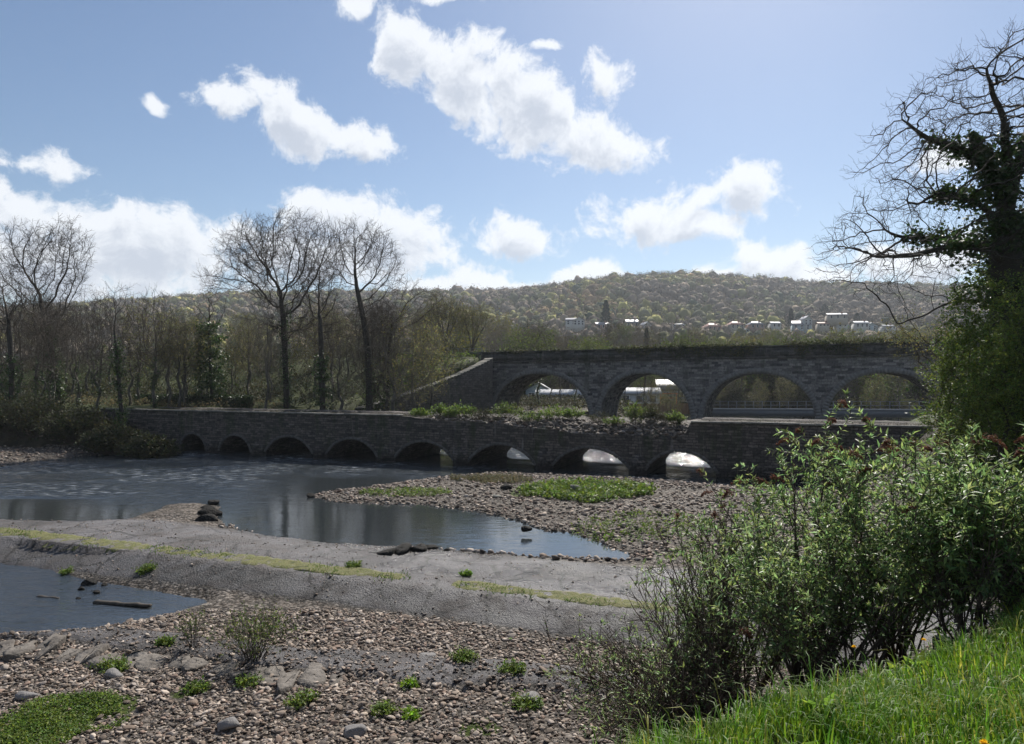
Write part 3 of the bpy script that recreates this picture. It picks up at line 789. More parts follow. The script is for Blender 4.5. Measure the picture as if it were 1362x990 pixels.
via_root, via_cols, via_ar = bridge('railway_viaduct', Y2, s_of(637, Y2), s_of(1460, Y2) + 6, via_arches, via_top, 8.0, -1.5, M['viaduct'],
    'tall grey stone viaduct of wide arches behind the low aqueduct', 'viaduct', step=.3, tgrid=[0, .25, .5, .55, 3, 7.5, 7.55, 8.0], ribs=9, ringw=.55, ell=True, ringm=M['ring'])
mb = MB()   # parapet facing and string course, proud of the spandrels
s0, s1 = s_of(637, Y2) - .1, s_of(1460, Y2) + 6
ns = 160
for (za, zb, pr) in ((8.15, 8.32, -.20), (8.32, 9.33, -.09), (9.33, 9.50, -.18)):
    ss = np.linspace(s0, s1, ns)
    za_, zb_ = za + .006 * ss, zb + .006 * ss + vnoise(ss, ss * 0, 1.2, 3, 71) * (.05 if zb > 9.4 else 0)
    v = np.concatenate([np.stack([ss, np.full(ns, p_), z_], -1) for p_, z_ in ((.03, za_), (pr, za_), (pr, zb_), (.5, zb_ + .004))])
    k = np.arange(ns - 1)
    mb.add(v, np.concatenate([np.stack([k + j * ns, k + 1 + j * ns, k + 1 + (j + 1) * ns, k + (j + 1) * ns], 1) for j in range(3)]))
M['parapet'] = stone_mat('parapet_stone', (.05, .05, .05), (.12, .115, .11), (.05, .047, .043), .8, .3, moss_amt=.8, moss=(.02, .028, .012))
mb.done('parapet', M['parapet'], via_root)
# end pilaster with a pale lime run on it
mb = MB(); sp_ = s_of(637, Y2)
mb.box((sp_ - 1.3, -1.0, -1.2), (sp_ + .35, 8.4, 9.1), .02); mb.box((sp_ - 1.45, -1.15, 9.1), (sp_ + .5, 8.5, 9.36), .02)
mb.done('end_pilaster', M['viaduct'], via_root)
M['lime'] = mat('lime_streaked_stone', [(.14, .14, .135), (.3, .3, .29), (.42, .42, .41)], 2.5, bump=.6, dist=.04)
mb = MB()
for k in range(11):
    z1 = 8.6 - k * .42; mb.box((sp_ - .95 + .05 * math.sin(k * 1.7), -1.06 - rng.uniform(0, .03), z1 - .38), (sp_ - .25 + .06 * math.sin(k * 2.3), -.9, z1), .03)
mb.done('pale_quoins', M['lime'], via_root)

# wing wall sloping down from the viaduct's end into the trees
def xy_local(px, Y, Y0):
    x = (px - 681) / FPX * Y; return x, Y
wr = thing('wing_wall', (0, 0, 0), 'dark sloping stone retaining wall running down left from the end of the viaduct', 'wall')
nseg = 40
pts = []
for u in np.linspace(0, 1, nseg):
    x = -4 + (-12.6) * u + 2.3 * .743; y = 85.6 - 13.9 * u - 2.3 * .672; px = 681 + x / y * 934
    z = P(px, 478 + (545 - 478) * (u ** .92), y)[2]; pts.append((x, y, z + .05 * vnoise(np.array([px]), np.array([0.]), 7, 2, 72)[0]))
pts = np.array(pts); rows = []
NW = 6
for q in pts:
    for j, fz in enumerate(np.linspace(0, 1, NW)):
        rows.append((q[0], q[1] - .35 * (1 - fz), .3 + (q[2] - .3) * fz))
    rows.append((q[0] - 1.1, q[1] + 1.0, q[2] + .01)); rows.append((q[0] - 1.15, q[1] + 1.05, .3))
NR = NW + 2
k = (np.arange(nseg - 1)[:, None] * NR + np.arange(NR - 1)[None]).ravel()
mb = MB(); mb.add(rows, np.stack([k + NR, k, k + 1, k + NR + 1], 1)); wo = mb.done('wall_face', M['wing'], wr)
mb = MB()
for i in range(nseg - 1):
    a, b_ = pts[i], pts[i + 1]; d = b_ - a
    v = []
    for q in (a + d * .02, b_ - d * .02):
        for dy, dz in ((-.12, .0), (1., .0), (1., .16), (-.12, .16)): v.append((q[0] - max(0, dy), q[1] + dy, q[2] + dz + rng.uniform(-.02, .02)))
    mb.add(v, [(0, 1, 5, 4), (1, 2, 6, 5), (2, 3, 7, 6), (3, 0, 4, 7), (0, 3, 2, 1), (4, 5, 6, 7)])
mb.done('coping', M['coping'], wr)

# ------------------------------------------------------------------ weir crest: course of mossy sleepers / blocks
wr = thing('weir_crest', (0, 0, 0), 'low mossy stone sill running across the river bed between dark concrete aprons', 'weir')
def sill(xa, xb, hw, rag, label=None):
    xs = np.arange(xa, xb, .07); nt_ = 12; ts = np.linspace(-1, 1, nt_)
    X, T = np.meshgrid(xs, ts, indexing='ij')
    hwv = hw(X) * (1 + rag * vnoise(X, T * .3, .8, 3, 110))
    yc = 19.62 - .385 * X
    jw = vnoise(X, 0 * X, 2, 2, 112) * .1
    j1 = np.abs(((X + .1 * T + jw) / .36) % 1 - .5) * 2
    groove = sstep(j1, .82, .98) * .035
    z = .125 + .025 * vnoise(X, T, 2, 2, 113) + .05 * vnoise(X, T * hwv, .35, 3, 114) - groove + .05 * T * sstep(-T, 0, 1) + .02
    z = z - .11 * sstep(vnoise(X, T * .6, 1.3, 3, 115), .36, .6)
    z = np.where(np.abs(T) > .97, -.05, z)
    v = np.stack([X + .385 * T * hwv * .93, yc + T * hwv * .93, z], -1).reshape(-1, 3)
    k = (np.arange(len(xs) - 1)[:, None] * nt_ + np.arange(nt_ - 1)[None]).ravel()
    o = mk('sill', v, np.stack([k, k + nt_, k + nt_ + 1, k + 1], 1), M['sill'], wr, smooth=False)
    if label: o['label'] = label
M['sill'] = mat('mossy_sill_stone', [(.03, .035, .012), (.075, .085, .025), (.15, .14, .06), (.10, .11, .03), (.20, .18, .13), (.06, .06, .03)], 2.6, rough=.9, bump=1, bscale=26, dist=.04, detail=12)
sill(-27, -3.2, lambda x: np.interp(x, [-27, -10, -3.2], [.60, .60, .42]), .25)
sill(-1.7, 4.2, lambda x: .42 + 0 * x, .45, 'broken right-hand end of the sill, ragged and overgrown')


# ------------------------------------------------------------------ plants: generators
def tubes(pa, pb, ra, rb, k=4):
    """independent tapered prisms pa->pb"""
    pa = np.asarray(pa, float); pb = np.asarray(pb, float); n = len(pa)
    d = nrm(pb - pa)
    ref = np.tile([.93, .31, .17], (n, 1)); par = np.abs((d * ref).sum(1)) > .95; ref[par] = (.1, .9, .3)
    u = nrm(np.cross(d, ref)); w = np.cross(d, u)
    a = np.linspace(0, 2 * np.pi, k, endpoint=False)
    ring = u[:, None] * np.cos(a)[None, :, None] + w[:, None] * np.sin(a)[None, :, None]
    va = pa[:, None] + ring * np.asarray(ra).reshape(-1, 1, 1); vb = pb[:, None] + ring * np.asarray(rb).reshape(-1, 1, 1)
    v = np.concatenate([va, vb], 1).reshape(-1, 3)
    base = (np.arange(n) * 2 * k)[:, None]
    j = np.arange(k); j2 = (j + 1) % k
    q = np.stack([base + j, base + j2, base + k + j2, base + k + j], -1).reshape(-1, 4)
    return v, q


def leafquads(c, size, up=None, asp=.5, flat=.35):
    """diamond leaves, 4 verts each; returns verts, quads"""
    c = np.asarray(c, float); n = len(c)
    d = nrm(rng.normal(size=(n, 3)) * (1, 1, .7)) if up is None else nrm(up + rng.normal(size=(n, 3)) * .25)
    s = np.broadcast_to(np.asarray(size, float).reshape(-1, 1), (n, 1))
    nn = nrm(rng.normal(size=(n, 3)) * flat + (0, 0, 1)); side = nrm(np.cross(d, nn))
    v = np.stack([c - d * s * .1, c + d * s * .45 + side * s * asp * .5, c + d * s, c + d * s * .45 - side * s * asp * .5], 1).reshape(-1, 3)
    return v, np.arange(n * 4).reshape(n, 4)


def rtint(n, lo=.6, hi=1.4, yel=.25, rep=4):
    b = rng.uniform(lo, hi, n); y = rng.uniform(-yel, yel, n)
    return np.repeat(np.stack([b * (1 + y), b, b * (1 - y * .5)], 1), rep, 0)


def colonize(att, trunk, step=.5, infl=3.0, kill=.8, iters=90, trop=(0, 0, .12), jit=.13, forks=None):
    nodes = [np.array(p_, float) for p_ in trunk]; par = [-1] + list(range(len(trunk) - 1))
    for f in (forks or []):        # extra pre-drawn limbs: (index of trunk node, [points])
        pi_ = f[0]
        for p_ in f[1]:
            nodes.append(np.array(p_, float)); par.append(pi_); pi_ = len(nodes) - 1
    nodes = np.array(nodes); par = list(par)
    att = np.array(att, float)
    best = np.full(len(att), 1e9); bi = np.zeros(len(att), int)
    new0 = 0; trop = np.array(trop); nch = np.zeros(len(nodes), int)
    for _ in range(iters):
        nn = nodes[new0:]
        if len(nn):
            d = np.linalg.norm(att[:, None] - nn[None], axis=2)
            m = d.argmin(1); dm = d[np.arange(len(att)), m]; up = dm < best
            best[up] = dm[up]; bi[up] = m[up] + new0
        keep = best > kill
        att, best, bi = att[keep], best[keep], bi[keep]
        if not len(att): break
        act = best < infl
        if not act.any():
            infl = best.min() * 1.15; act = best < infl; infl = max(infl * .7, .1)
        acc = np.zeros_like(nodes); np.add.at(acc, bi[act], nrm(att[act] - nodes[bi[act]]))
        g = np.unique(bi[act]); g = g[nch[g] < 3]
        if not len(g): break
        np.add.at(nch, g, 1); nch = np.concatenate([nch, np.zeros(len(g), int)])
        dirs = nrm(nrm(acc[g]) + trop + rng.normal(size=(len(g), 3)) * jit)
        new0 = len(nodes)
        nodes = np.concatenate([nodes, nodes[g] + dirs * step]); par += list(g)
    return nodes, np.array(par)


def skeleton_radii(nodes, par, r0, ex=2.1):
    n = len(nodes); a = np.zeros(n); ch = np.zeros(n, int)
    for i in range(n - 1, 0, -1):
        if a[i] == 0: a[i] = r0 ** ex
        a[par[i]] += a[i]; ch[par[i]] += 1
    if a[0] == 0: a[0] = r0 ** ex
    return a ** (1 / ex), ch


def twigs(p, d, n, ln, seg=3, up=.1, spread=.62, curl=.22):
    """n wandering twigs from each point; returns pa, pb, t(0..1)"""
    p = np.repeat(p, n, 0); d = np.repeat(d, n, 0); L_ = rng.uniform(.5, 1.2, (len(p), 1)) * ln / seg
    d = nrm(d + rng.normal(size=d.shape) * spread); A, B, T = [], [], []
    for k in range(seg):
        q = p + d * L_; A.append(p); B.append(q); T.append(np.full(len(p), k / seg)); p = q
        d = nrm(d + rng.normal(size=d.shape) * curl + (0, 0, up))
    return np.concatenate(A), np.concatenate(B), np.concatenate(T)


def tree_mesh(nodes, par, r0, twig_n=2, twig_len=1.0, twig_r=.012, thin=.06, ex=2.1, trunk_flare=1.3, tw2=1, up=.12, split=.12, ntr=0, trad=None):
    """returns (trunk v,q), (branch v,q), twig tip points"""
    trad = trad or max(.12, .0145 * nodes[:, 2].max())
    for ex in np.linspace(2.6, 1.45, 24):
        r, ch = skeleton_radii(nodes, par, r0, ex)
        if r[0] > trad: break
    # smooth the polyline a little
    idx = np.arange(1, len(nodes)); pr = par[1:]
    rs = np.minimum(r[pr], r[idx] * 1.12)
    # the main child inherits its parent's radius
    zmin = nodes[0, 2]
    fl = 1 + (trunk_flare - 1) * np.exp(-(nodes[:, 2] - zmin) / .8) * (r > split)
    thick = (r[idx] > split) | (idx < ntr)
    mid = ~thick
    tv = tubes(nodes[pr][thick], nodes[idx][thick], (rs * fl[pr])[thick], (r[idx] * fl[idx])[thick], 8)
    bv = tubes(nodes[pr][mid], nodes[idx][mid], rs[mid], r[idx][mid], 4)
    th = r[idx] < thin
    pp = nodes[idx][th]; dd = nrm(nodes[idx] - nodes[pr])[th]
    A, B, T = twigs(pp, dd, twig_n, twig_len, 3, up)
    rad = twig_r * (1 - .6 * T)
    t1 = tubes(A, B, rad, rad * .8, 3)
    vs = [bv[0], t1[0]]; qs = [bv[1], t1[1] + len(bv[0])]; nv = len(bv[0]) + len(t1[0]); tips = B
    if tw2:
        A2_, B2_, T2_ = twigs(B, nrm(B - A), tw2, twig_len * .5, 2, up)
        t2 = tubes(A2_, B2_, twig_r * .65, twig_r * .4, 3)
        vs.append(t2[0]); qs.append(t2[1] + nv); tips = np.concatenate([B, B2_])
    return tv, (np.concatenate(vs), np.concatenate(qs)), tips


def ell_points(n, c, r, shell=.55):
    d = nrm(rng.normal(size=(n, 3))); q = rng.uniform(shell, 1, (n, 1)) ** .6
    bb = nrm(rng.normal(size=(9, 3))); q = q * (.70 + .38 * (np.maximum(0, d @ bb.T) ** 5).max(1, keepdims=True))
    return np.array(c) + d * q * np.array(r)


def make_tree(name, label, cat, group, trunk, att, r0, m_trunk, m_twig, forks=None, ivy=None, leaves=None, tw=(2, 1.0, .014, 1), colo={}, kw={}):
    nodes, par = colonize(att, trunk, forks=forks, **colo)
    kw = dict(kw); kw.setdefault('split', .12); kw.setdefault('ntr', len(trunk))
    tv, bv, tips = tree_mesh(nodes, par, r0, tw[0], tw[1], tw[2], tw2=tw[3], **kw)
    root = thing(name, (0, 0, 0), label, cat, group)
    mk('trunk', tv[0], tv[1], m_trunk, root, smooth=True)
    mk('branches', bv[0], bv[1], m_twig, root)
    if ivy:
        n, rr, zmax, sz = ivy
        r, _ = skeleton_radii(nodes, par, r0)
        r[:len(trunk)] = np.maximum(r[:len(trunk)], .2)
        sel = np.where((nodes[:, 2] < zmax) & (r > .08))[0]
        wts = (r[sel] + .1); wts = wts / wts.sum()
        c = nodes[rng.choice(sel, n, p=wts)] + rng.normal(size=(n, 3)) * (rr, rr, .3)
        clump = vnoise(c[:, 2] * 1.3, c[:, 0] * 1.3 + c[:, 1], 1.0, 2, 80) > -.25
        v, q = leafquads(c[clump], rng.uniform(.6, 1.3, clump.sum()) * sz, asp=.9, flat=1)
        mk('ivy', v, q, M['ivy'], root, attr={'tint': rtint(clump.sum())})
    if leaves:
        n, sz, ml = leaves
        c = tips[rng.integers(0, len(tips), n)] + rng.normal(size=(n, 3)) * .12
        v, q = leafquads(c, rng.uniform(.6, 1.3, n) * sz, asp=.6, flat=1)
        mk('foliage', v, q, ml, root, attr={'tint': rtint(n)})
    return root


def copy_thing(root, loc, rz=0, sc=1.0, label=None):
    r = root.copy(); S.collection.objects.link(r)
    r.location = loc; r.rotation_euler = (0, 0, rz)
    r.scale = sc if hasattr(sc, '__len__') else (sc, sc, sc)
    if label: r['label'] = label
    for ch in root.children:
        c = ch.copy(); S.collection.objects.link(c); c.parent = r
    return r


def gh(x, y): return float(ground_h(np.array([x]), np.array([y]))[0])


def put(root, px, Y, rz=0, sc=1.0, dz=-.15, label=None, copy=True):
    x = (px - 681) / FPX * Y; z = gh(x, Y) + dz
    if copy: return copy_thing(root, (x, Y, z), rz, sc, label)
    root.location = (x, Y, z); root.rotation_euler = (0, 0, rz); root.scale = sc if hasattr(sc, '__len__') else (sc,) * 3
    if label: root['label'] = label
    return root


def stem(pts, n=10, jit=.05):
    pts = np.array(pts, float); t = np.linspace(0, 1, n); k = np.linspace(0, 1, len(pts))
    q = np.stack([np.interp(t, k, pts[:, i]) for i in range(3)], 1)
    for _ in range(2): q[1:-1] = (q[:-2] + 2 * q[1:-1] + q[2:]) / 4
    q[1:] += np.cumsum(rng.normal(size=(n - 1, 3)) * jit * .4, 0)
    return q


# ------------------------------------------------------------------ the wood on the left bank
TW = 'bare trees of the wood on the left bank'
def crown(px, py, rx, ry, Y, base_z, n, depth=.8, shell=.35, px0=None):
    """attractors in local metres, from picture measurements, tree base at px0"""
    k = Y / FPX
    cx = (px - (px0 or px)) * k; cz = CZ - (py - HOR) * k - base_z
    return ell_points(n, (cx, 0, cz), (rx * k, rx * k * depth, ry * k), shell)


def tree_at(px, Y, label, blobs, trunk_px, r0, n=900, depth=.8, **kw):
    x = (px - 681) / FPX * Y; bz = gh(x, Y) - .15; k = Y / FPX
    att = np.concatenate([crown(b[0], b[1], b[2], b[3], Y, bz, int(n * b[4]), depth, b[5] if len(b) > 5 else .35, px) for b in blobs])
    tr = [((q[0] - px) * k, q[2] if len(q) > 2 else 0., CZ - (q[1] - HOR) * k - bz) for q in trunk_px]
    tr[0] = (tr[0][0], tr[0][1], 0.)
    full = []
    for a, b_ in zip(tr[:-1], tr[1:]):
        m = max(1, int(np.linalg.norm(np.array(b_) - a) / .6)); full += [tuple(np.array(a) + (np.array(b_) - a) * j / m) for j in range(m)]
    full.append(tr[-1])
    root = make_tree('bare_tree', label, 'tree', TW, full, att, r0, kw.pop('mt', M['bark_dark']), kw.pop('mw', M['twig']), **kw)
    root.location = (x, Y, bz)
    return root


t_oak = tree_at(382, 70, 'tall spreading bare tree, tallest left of the wood centre, against the white cloud',
    [(372, 345, 78, 66, 1), (330, 345, 45, 45, .35), (425, 330, 40, 40, .25), (290, 375, 25, 20, .08), (385, 425, 62, 34, .16)],
    [(382, 540), (379, 470), (377, 420), (375, 408)], .0165, n=1300,
    forks=None, ivy=(3000, .28, 9.5, .16), tw=(2, 1.15, .015, 2), colo=dict(step=.5, infl=3.0, kill=.62))
t_vase = tree_at(482, 68, 'tall narrow vase-shaped bare tree with two upright stems right of the spreading one',
    [(462, 350, 26, 50, .5), (505, 355, 28, 52, .5), (480, 330, 44, 34, .6), (490, 420, 40, 34, .22)],
    [(492, 560), (490, 470), (483, 420), (474, 380)], .0165, n=1200, forks=[(3, [(0.1 + .13 * j, .3, 2.6 + .55 * j) for j in range(12)])], tw=(2, 1.05, .014, 2), ivy=(1500, .22, 8, .15), colo=dict(step=.5, infl=3, kill=.65, trop=(0, 0, .3)))
t_mid = tree_at(427, 66, 'shorter bare tree with dense ivy on its trunk between the two tallest trees',
    [(425, 385, 38, 46, 1), (432, 450, 34, 40, .35)], [(430, 560), (428, 480), (426, 425)], .017, n=800, ivy=(5000, .38, 9, .17), tw=(2, .9, .015, 1), colo=dict(step=.5, infl=3, kill=.7))
t_far = tree_at(62, 76, 'tall round-headed bare tree at the left edge of the picture',
    [(62, 345, 62, 62, 1), (25, 365, 32, 40, .3), (95, 330, 34, 40, .3), (66, 430, 60, 36, .25)],
    [(78, 520), (68, 460), (58, 425)], .0175, n=1400, ivy=(4500, .4, 8, .2), tw=(2, 1.15, .016, 2), colo=dict(step=.55, infl=3.2, kill=.75))
t_i1 = tree_at(160, 58, 'thin bare tree with an ivy-wrapped trunk leaning over the left end of the aqueduct',
    [(152, 415, 32, 40, 1), (175, 470, 40, 30, .5), (130, 480, 30, 26, .3)], [(165, 590), (158, 500), (152, 440)], .012, n=500, ivy=(3500, .26, 9, .14),
    tw=(2, .9, .012, 1), colo=dict(step=.45, infl=3, kill=.7))
t_i2 = tree_at(279, 72, 'dark ivy-clad tree with a bushy black crown in the middle of the wood',
    [(280, 415, 26, 28, 1)], [(282, 520), (279, 460), (278, 435)], .02, n=350, ivy=(7000, .8, 14, .2), tw=(2, .9, .016, 1), colo=dict(step=.5, infl=3, kill=.8))
t_r = tree_at(541, 70, 'slim bare tree with tangled low boughs near the right end of the wood',
    [(545, 405, 30, 42, 1), (575, 400, 24, 22, .25)], [(515, 560), (517, 470), (522, 430)], .015, n=600, ivy=(2500, .3, 8, .15), tw=(2, .9, .014, 1), colo=dict(step=.5, infl=3, kill=.7))
t_l2 = tree_at(14, 64, 'small dark crooked bare tree at the far left edge beside the round-headed one',
    [(10, 400, 34, 50, 1), (-30, 400, 30, 50, .5)], [(16, 540), (15, 480), (12, 440)], .016, n=600, ivy=(2500, .35, 7, .17), tw=(2, .9, .015, 1), colo=dict(step=.5, infl=3, kill=.7))

# slender filler trees: three kinds, copied about
def slim(label, h, r, n, mw, seed, ivy=None, leaves=None, r0=.012):
    att = np.concatenate([ell_points(n, (0, 0, h * .68), (r, r, h * .33), .15), ell_points(n // 3, (0, 0, h * .42), (r * .8, r * .8, h * .2), .2)])
    tr = [(.04 * math.sin(i + seed) * i, .04 * math.cos(i * 1.3 + seed) * i, i * .6) for i in range(int(h * .45 / .6))]
    return make_tree('bare_tree', label, 'tree', TW, tr, att, r0, M['bark'], mw, ivy=ivy, leaves=leaves, tw=(2, .9, .014, 1), colo=dict(step=.5, infl=2.8, kill=.75, trop=(0, 0, .35)), kw=dict(split=.07, trad=.11))


M['bud'] = mat('opening_buds', [(.10, .10, .03), (.19, .18, .06)], .8, rough=.7, bump=0, attr='tint', transl=.4)
LS = ['slender grey-brown bare tree crowding the wood behind the aqueduct', 'slender pale-twigged bare tree in the thick of the wood', 'slim bare tree with yellow-green buds in the wood']
sl = [slim(LS[0], 12, 2.4, 420, M['twig'], 1, ivy=(900, .2, 5, .14)), slim(LS[1], 11, 2.0, 420, M['twig_grey'], 2), slim(LS[2], 9.5, 2.6, 420, M['twig_grey'], 3, leaves=(3500, .11, M['bud']))]
rr = random.Random(4)
spots = []
for i in range(98):
    px = rr.uniform(-90, 575); Y = rr.uniform(66, 100)
    spots.append((px, Y))
for i, (px, Y) in enumerate(spots):
    k = rr.choice([0, 1, 1, 2] if px > 180 else [0, 0, 1, 1]); s = rr.uniform(.72, 1.12)
    # keep the tops near the hill line, as in the photograph
    x = (px - 681) / FPX * Y; z = gh(x, Y); lim = np.interp(px, [-100, 0, 150, 200, 260, 330, 420, 520, 580], [380, 385, 395, 405, 408, 412, 405, 400, 420])
    lim += rr.uniform(-14, 18)
    hmax = CZ - (lim - HOR) / FPX * Y - z; s = max(.35, hmax / [12.3, 11.3, 9.8][k])
    sz = s; sx = s * rr.uniform(.9, 1.2) if s > .7 else s * 1.4
    put(sl[k], px, Y, rr.uniform(0, 6.28), (sx, sx, sz), copy=True)
for o, px, Y in zip(sl, (205, 245, 330), (66, 70, 80)): put(o, px, Y, 0, .95, copy=False)

# budding multi-stem trees on the railway bank above the wing wall
GB = 'budding yellow-green trees above the wing wall'
def multi(label, h, r, ns, n, leaves):
    V_, Q_, nv = [], [], 0
    root = thing('budding_tree', (0, 0, 0), label, 'tree', GB)
    tips = []
    for i in range(ns):
        a = 2 * math.pi * i / ns + rng.uniform(-.3, .3); rd = r * rng.uniform(.15, .5)
        top = np.array([math.cos(a) * rd, math.sin(a) * rd, h * .55])
        tr = [top * (j / 8.) * np.array([j / 8., j / 8., 1]) for j in range(9)]
        att = ell_points(n, (math.cos(a) * rd * 1.4, math.sin(a) * rd * 1.4, h * .68), (r * .45, r * .45, h * .32), .1)
        nodes, par = colonize(att, tr, step=.4, infl=2.4, kill=.5, trop=(0, 0, .5))
        tv, bv, tp = tree_mesh(nodes, par, .011, 2, .7, .013, split=.5, tw2=1, up=.3)
        V_.append(bv[0]); Q_.append(bv[1] + nv); nv += len(bv[0]); tips.append(tp)
    mk('stems', np.concatenate(V_), np.concatenate(Q_), M['twig_grey'], root)
    tips = np.concatenate(tips); c = tips[rng.integers(0, len(tips), leaves)] + rng.normal(size=(leaves, 3)) * .1
    v, q = leafquads(c, rng.uniform(.6, 1.3, leaves) * .11, asp=.7, flat=1)
    mk('buds', v, q, M['bud'], root, attr={'tint': rtint(leaves)})
    return root
m1 = multi('broad many-stemmed budding tree on the bank left of the viaduct end', 8.2, 3.4, 7, 160, 5000)
put(m1, 592, 91, copy=False)
put(m1, 628, 93, 2., .9, label='many-stemmed budding tree right beside the end of the viaduct parapet')
put(m1, 566, 95, 4., .85, label='leftmost many-stemmed budding tree of the row above the wing wall')

def icosphere(sub):
    import bmesh
    bm = bmesh.new(); bmesh.ops.create_icosphere(bm, subdivisions=sub, radius=1)
    v = np.array([q.co[:] for q in bm.verts]); f = np.array([[q.index for q in p_.verts] for p_ in bm.faces]); bm.free(); return v, f


# ------------------------------------------------------------------ undergrowth on the left bank
M['bramble'] = mat('bramble_leaves', [(.018, .028, .01), (.05, .055, .018), (.085, .075, .03)], .35, rough=.7, bump=0, attr='tint', transl=.25)
M['scrub_twig'] = mat('scrub_twigs', [(.05, .04, .032), (.12, .095, .07)], .5, bump=0)
M['drygrass'] = mat('dry_grass', [(.085, .08, .04), (.15, .135, .075)], .6, rough=.8, bump=0, attr='tint', transl=.4)
M['greengrass'] = mat('fresh_grass', [(.08, .16, .010), (.17, .27, .022)], 1.5, rough=.5, bump=0, attr='tint', transl=.55)
M['weed'] = mat('weed_leaves', [(.07, .125, .018), (.15, .20, .035)], 1.5, rough=.6, bump=0, attr='tint', transl=.4)


def arcs(base, h, spread, seg=6, up=1.0, droop=.25):
    n = len(base); a = rng.uniform(0, 2 * np.pi, n)
    d = nrm(np.stack([np.cos(a) * spread, np.sin(a) * spread, np.full(n, up)], 1) + rng.normal(size=(n, 3)) * .2)
    p = base.copy(); A, B, T = [], [], []; L_ = (h * rng.uniform(.5, 1.2, n) / seg)[:, None]
    for k in range(seg):
        q = p + d * L_; A.append(p); B.append(q); T.append(np.full(n, k / seg)); p = q
        d = nrm(d + rng.normal(size=(n, 3)) * .16 + (0, 0, -droop * k / seg))
    return np.concatenate(A), np.concatenate(B), np.concatenate(T)


def scatter(n, x0, x1, y0, y1, f):
    x = rng.uniform(x0, x1, n); y = rng.uniform(y0, y1, n); k = f(x, y) > rng.random(n)
    return np.stack([x[k], y[k], ground_h(x[k], y[k])], 1)


def undergrowth(name, label, pts, h, spread, tr, mt, ml, nleaf, lsz, cat):
    A, B, T = arcs(pts, h, spread)
    root = thing(name, (0, 0, 0), label, cat) ; root['kind'] = 'stuff'
    v, q = tubes(A, B, tr * (1 - .6 * T), tr * (1 - .7 * T), 3)
    mk('stems', v, q, mt, root)
    i = rng.integers(0, len(A), nleaf); c = A[i] + (B[i] - A[i]) * rng.random((nleaf, 1)) + rng.normal(size=(nleaf, 3)) * .08
    v, q = leafquads(c, rng.uniform(.6, 1.3, nleaf) * lsz, asp=.8, flat=1)
    mk('leaves', v, q, ml, root, attr={'tint': rtint(nleaf)})
    return root


inw = lambda x, y, a, b_: (wcoord(x, y) > a) & (wcoord(x, y) < b_)
pts = scatter(20000, -90, -4.5, 55, 118, lambda x, y: inw(x, y, 60, 98) * (.18 + .5 * (vnoise(x, y, 5, 3, 90) > .0)) * np.where(x > -14, .3, 1) * ((x < -6) | (wcoord(x, y) > 80)))
undergrowth('undergrowth', 'dark tangle of bramble and scrub covering the wooded railway bank', pts, 2.4, .8, .022, M['scrub_twig'], M['bramble'], 42000, .2, 'undergrowth')
pts = scatter(9000, -75, -5, 52, 82, lambda x, y: inw(x, y, 54.5, 61) * .9 * (vnoise(x, y, 4, 2, 91) > -.35))
undergrowth('rough_grass', 'rough straw-coloured grass and stalks along the towpath behind the aqueduct', pts, .75, .35, .012, M['drygrass'], M['drygrass'], 16000, .14, 'rough grass')


def shrub(name, label, cat, loc, rx, ry, h, nst, nleaf, lsz, mt, ml, group=None, seg=7, spread=None, tr=.014, droop=.25, side=2, asp=.5, top=.35):
    """a shrub of arching stems with side shoots; leaves ride on the outer part of the shoots"""
    root = thing(name, loc, label, cat, group)
    a = rng.uniform(0, 2 * np.pi, nst); rr_ = np.sqrt(rng.random(nst))
    base = np.stack([np.cos(a) * rx * .25 * rr_, np.sin(a) * ry * .25 * rr_, np.zeros(nst)], 1)
    tip = np.stack([np.cos(a) * rx * rr_, np.sin(a) * ry * rr_, h * (1 - .45 * rr_ ** 2) * rng.uniform(.7, 1.08, nst)], 1)
    A, B, T = [], [], []
    p = base
    for k in range(seg):
        t = (k + 1) / seg
        q = base + (tip - base) * np.array([t ** 1.1, t ** 1.1, t ** .8]).T + rng.normal(size=(nst, 3)) * .035 * h * .5
        A.append(p); B.append(q); T.append(np.full(nst, k / seg)); p = q
    A, B, T = map(np.concatenate, (A, B, T))
    hi = T > .25
    A2_, B2_, T2_ = twigs(B[hi], nrm(B[hi] - A[hi]), side, h * .28, 3, .15, .7)
    v, q = tubes(np.concatenate([A, A2_]), np.concatenate([B, B2_]), np.concatenate([tr * (1 - .7 * T), tr * .4 * (1 - .5 * T2_)]), np.concatenate([tr * (1 - .75 * T), tr * .3 * (1 - .5 * T2_)]), 3)
    mk('stems', v, q, mt, root)
    allA = np.concatenate([A[T > .5], A2_]); allB = np.concatenate([B[T > .5], B2_])
    i = rng.integers(0, len(allA), nleaf); d = nrm(allB[i] - allA[i]); c = allA[i] + (allB[i] - allA[i]) * rng.random((nleaf, 1))
    v, q = leafquads(c, rng.uniform(.6, 1.3, nleaf) * lsz, up=d + rng.normal(size=d.shape) * .6, asp=asp)
    mk('leaves', v, q, ml, root, attr={'tint': rtint(nleaf)})
    return root


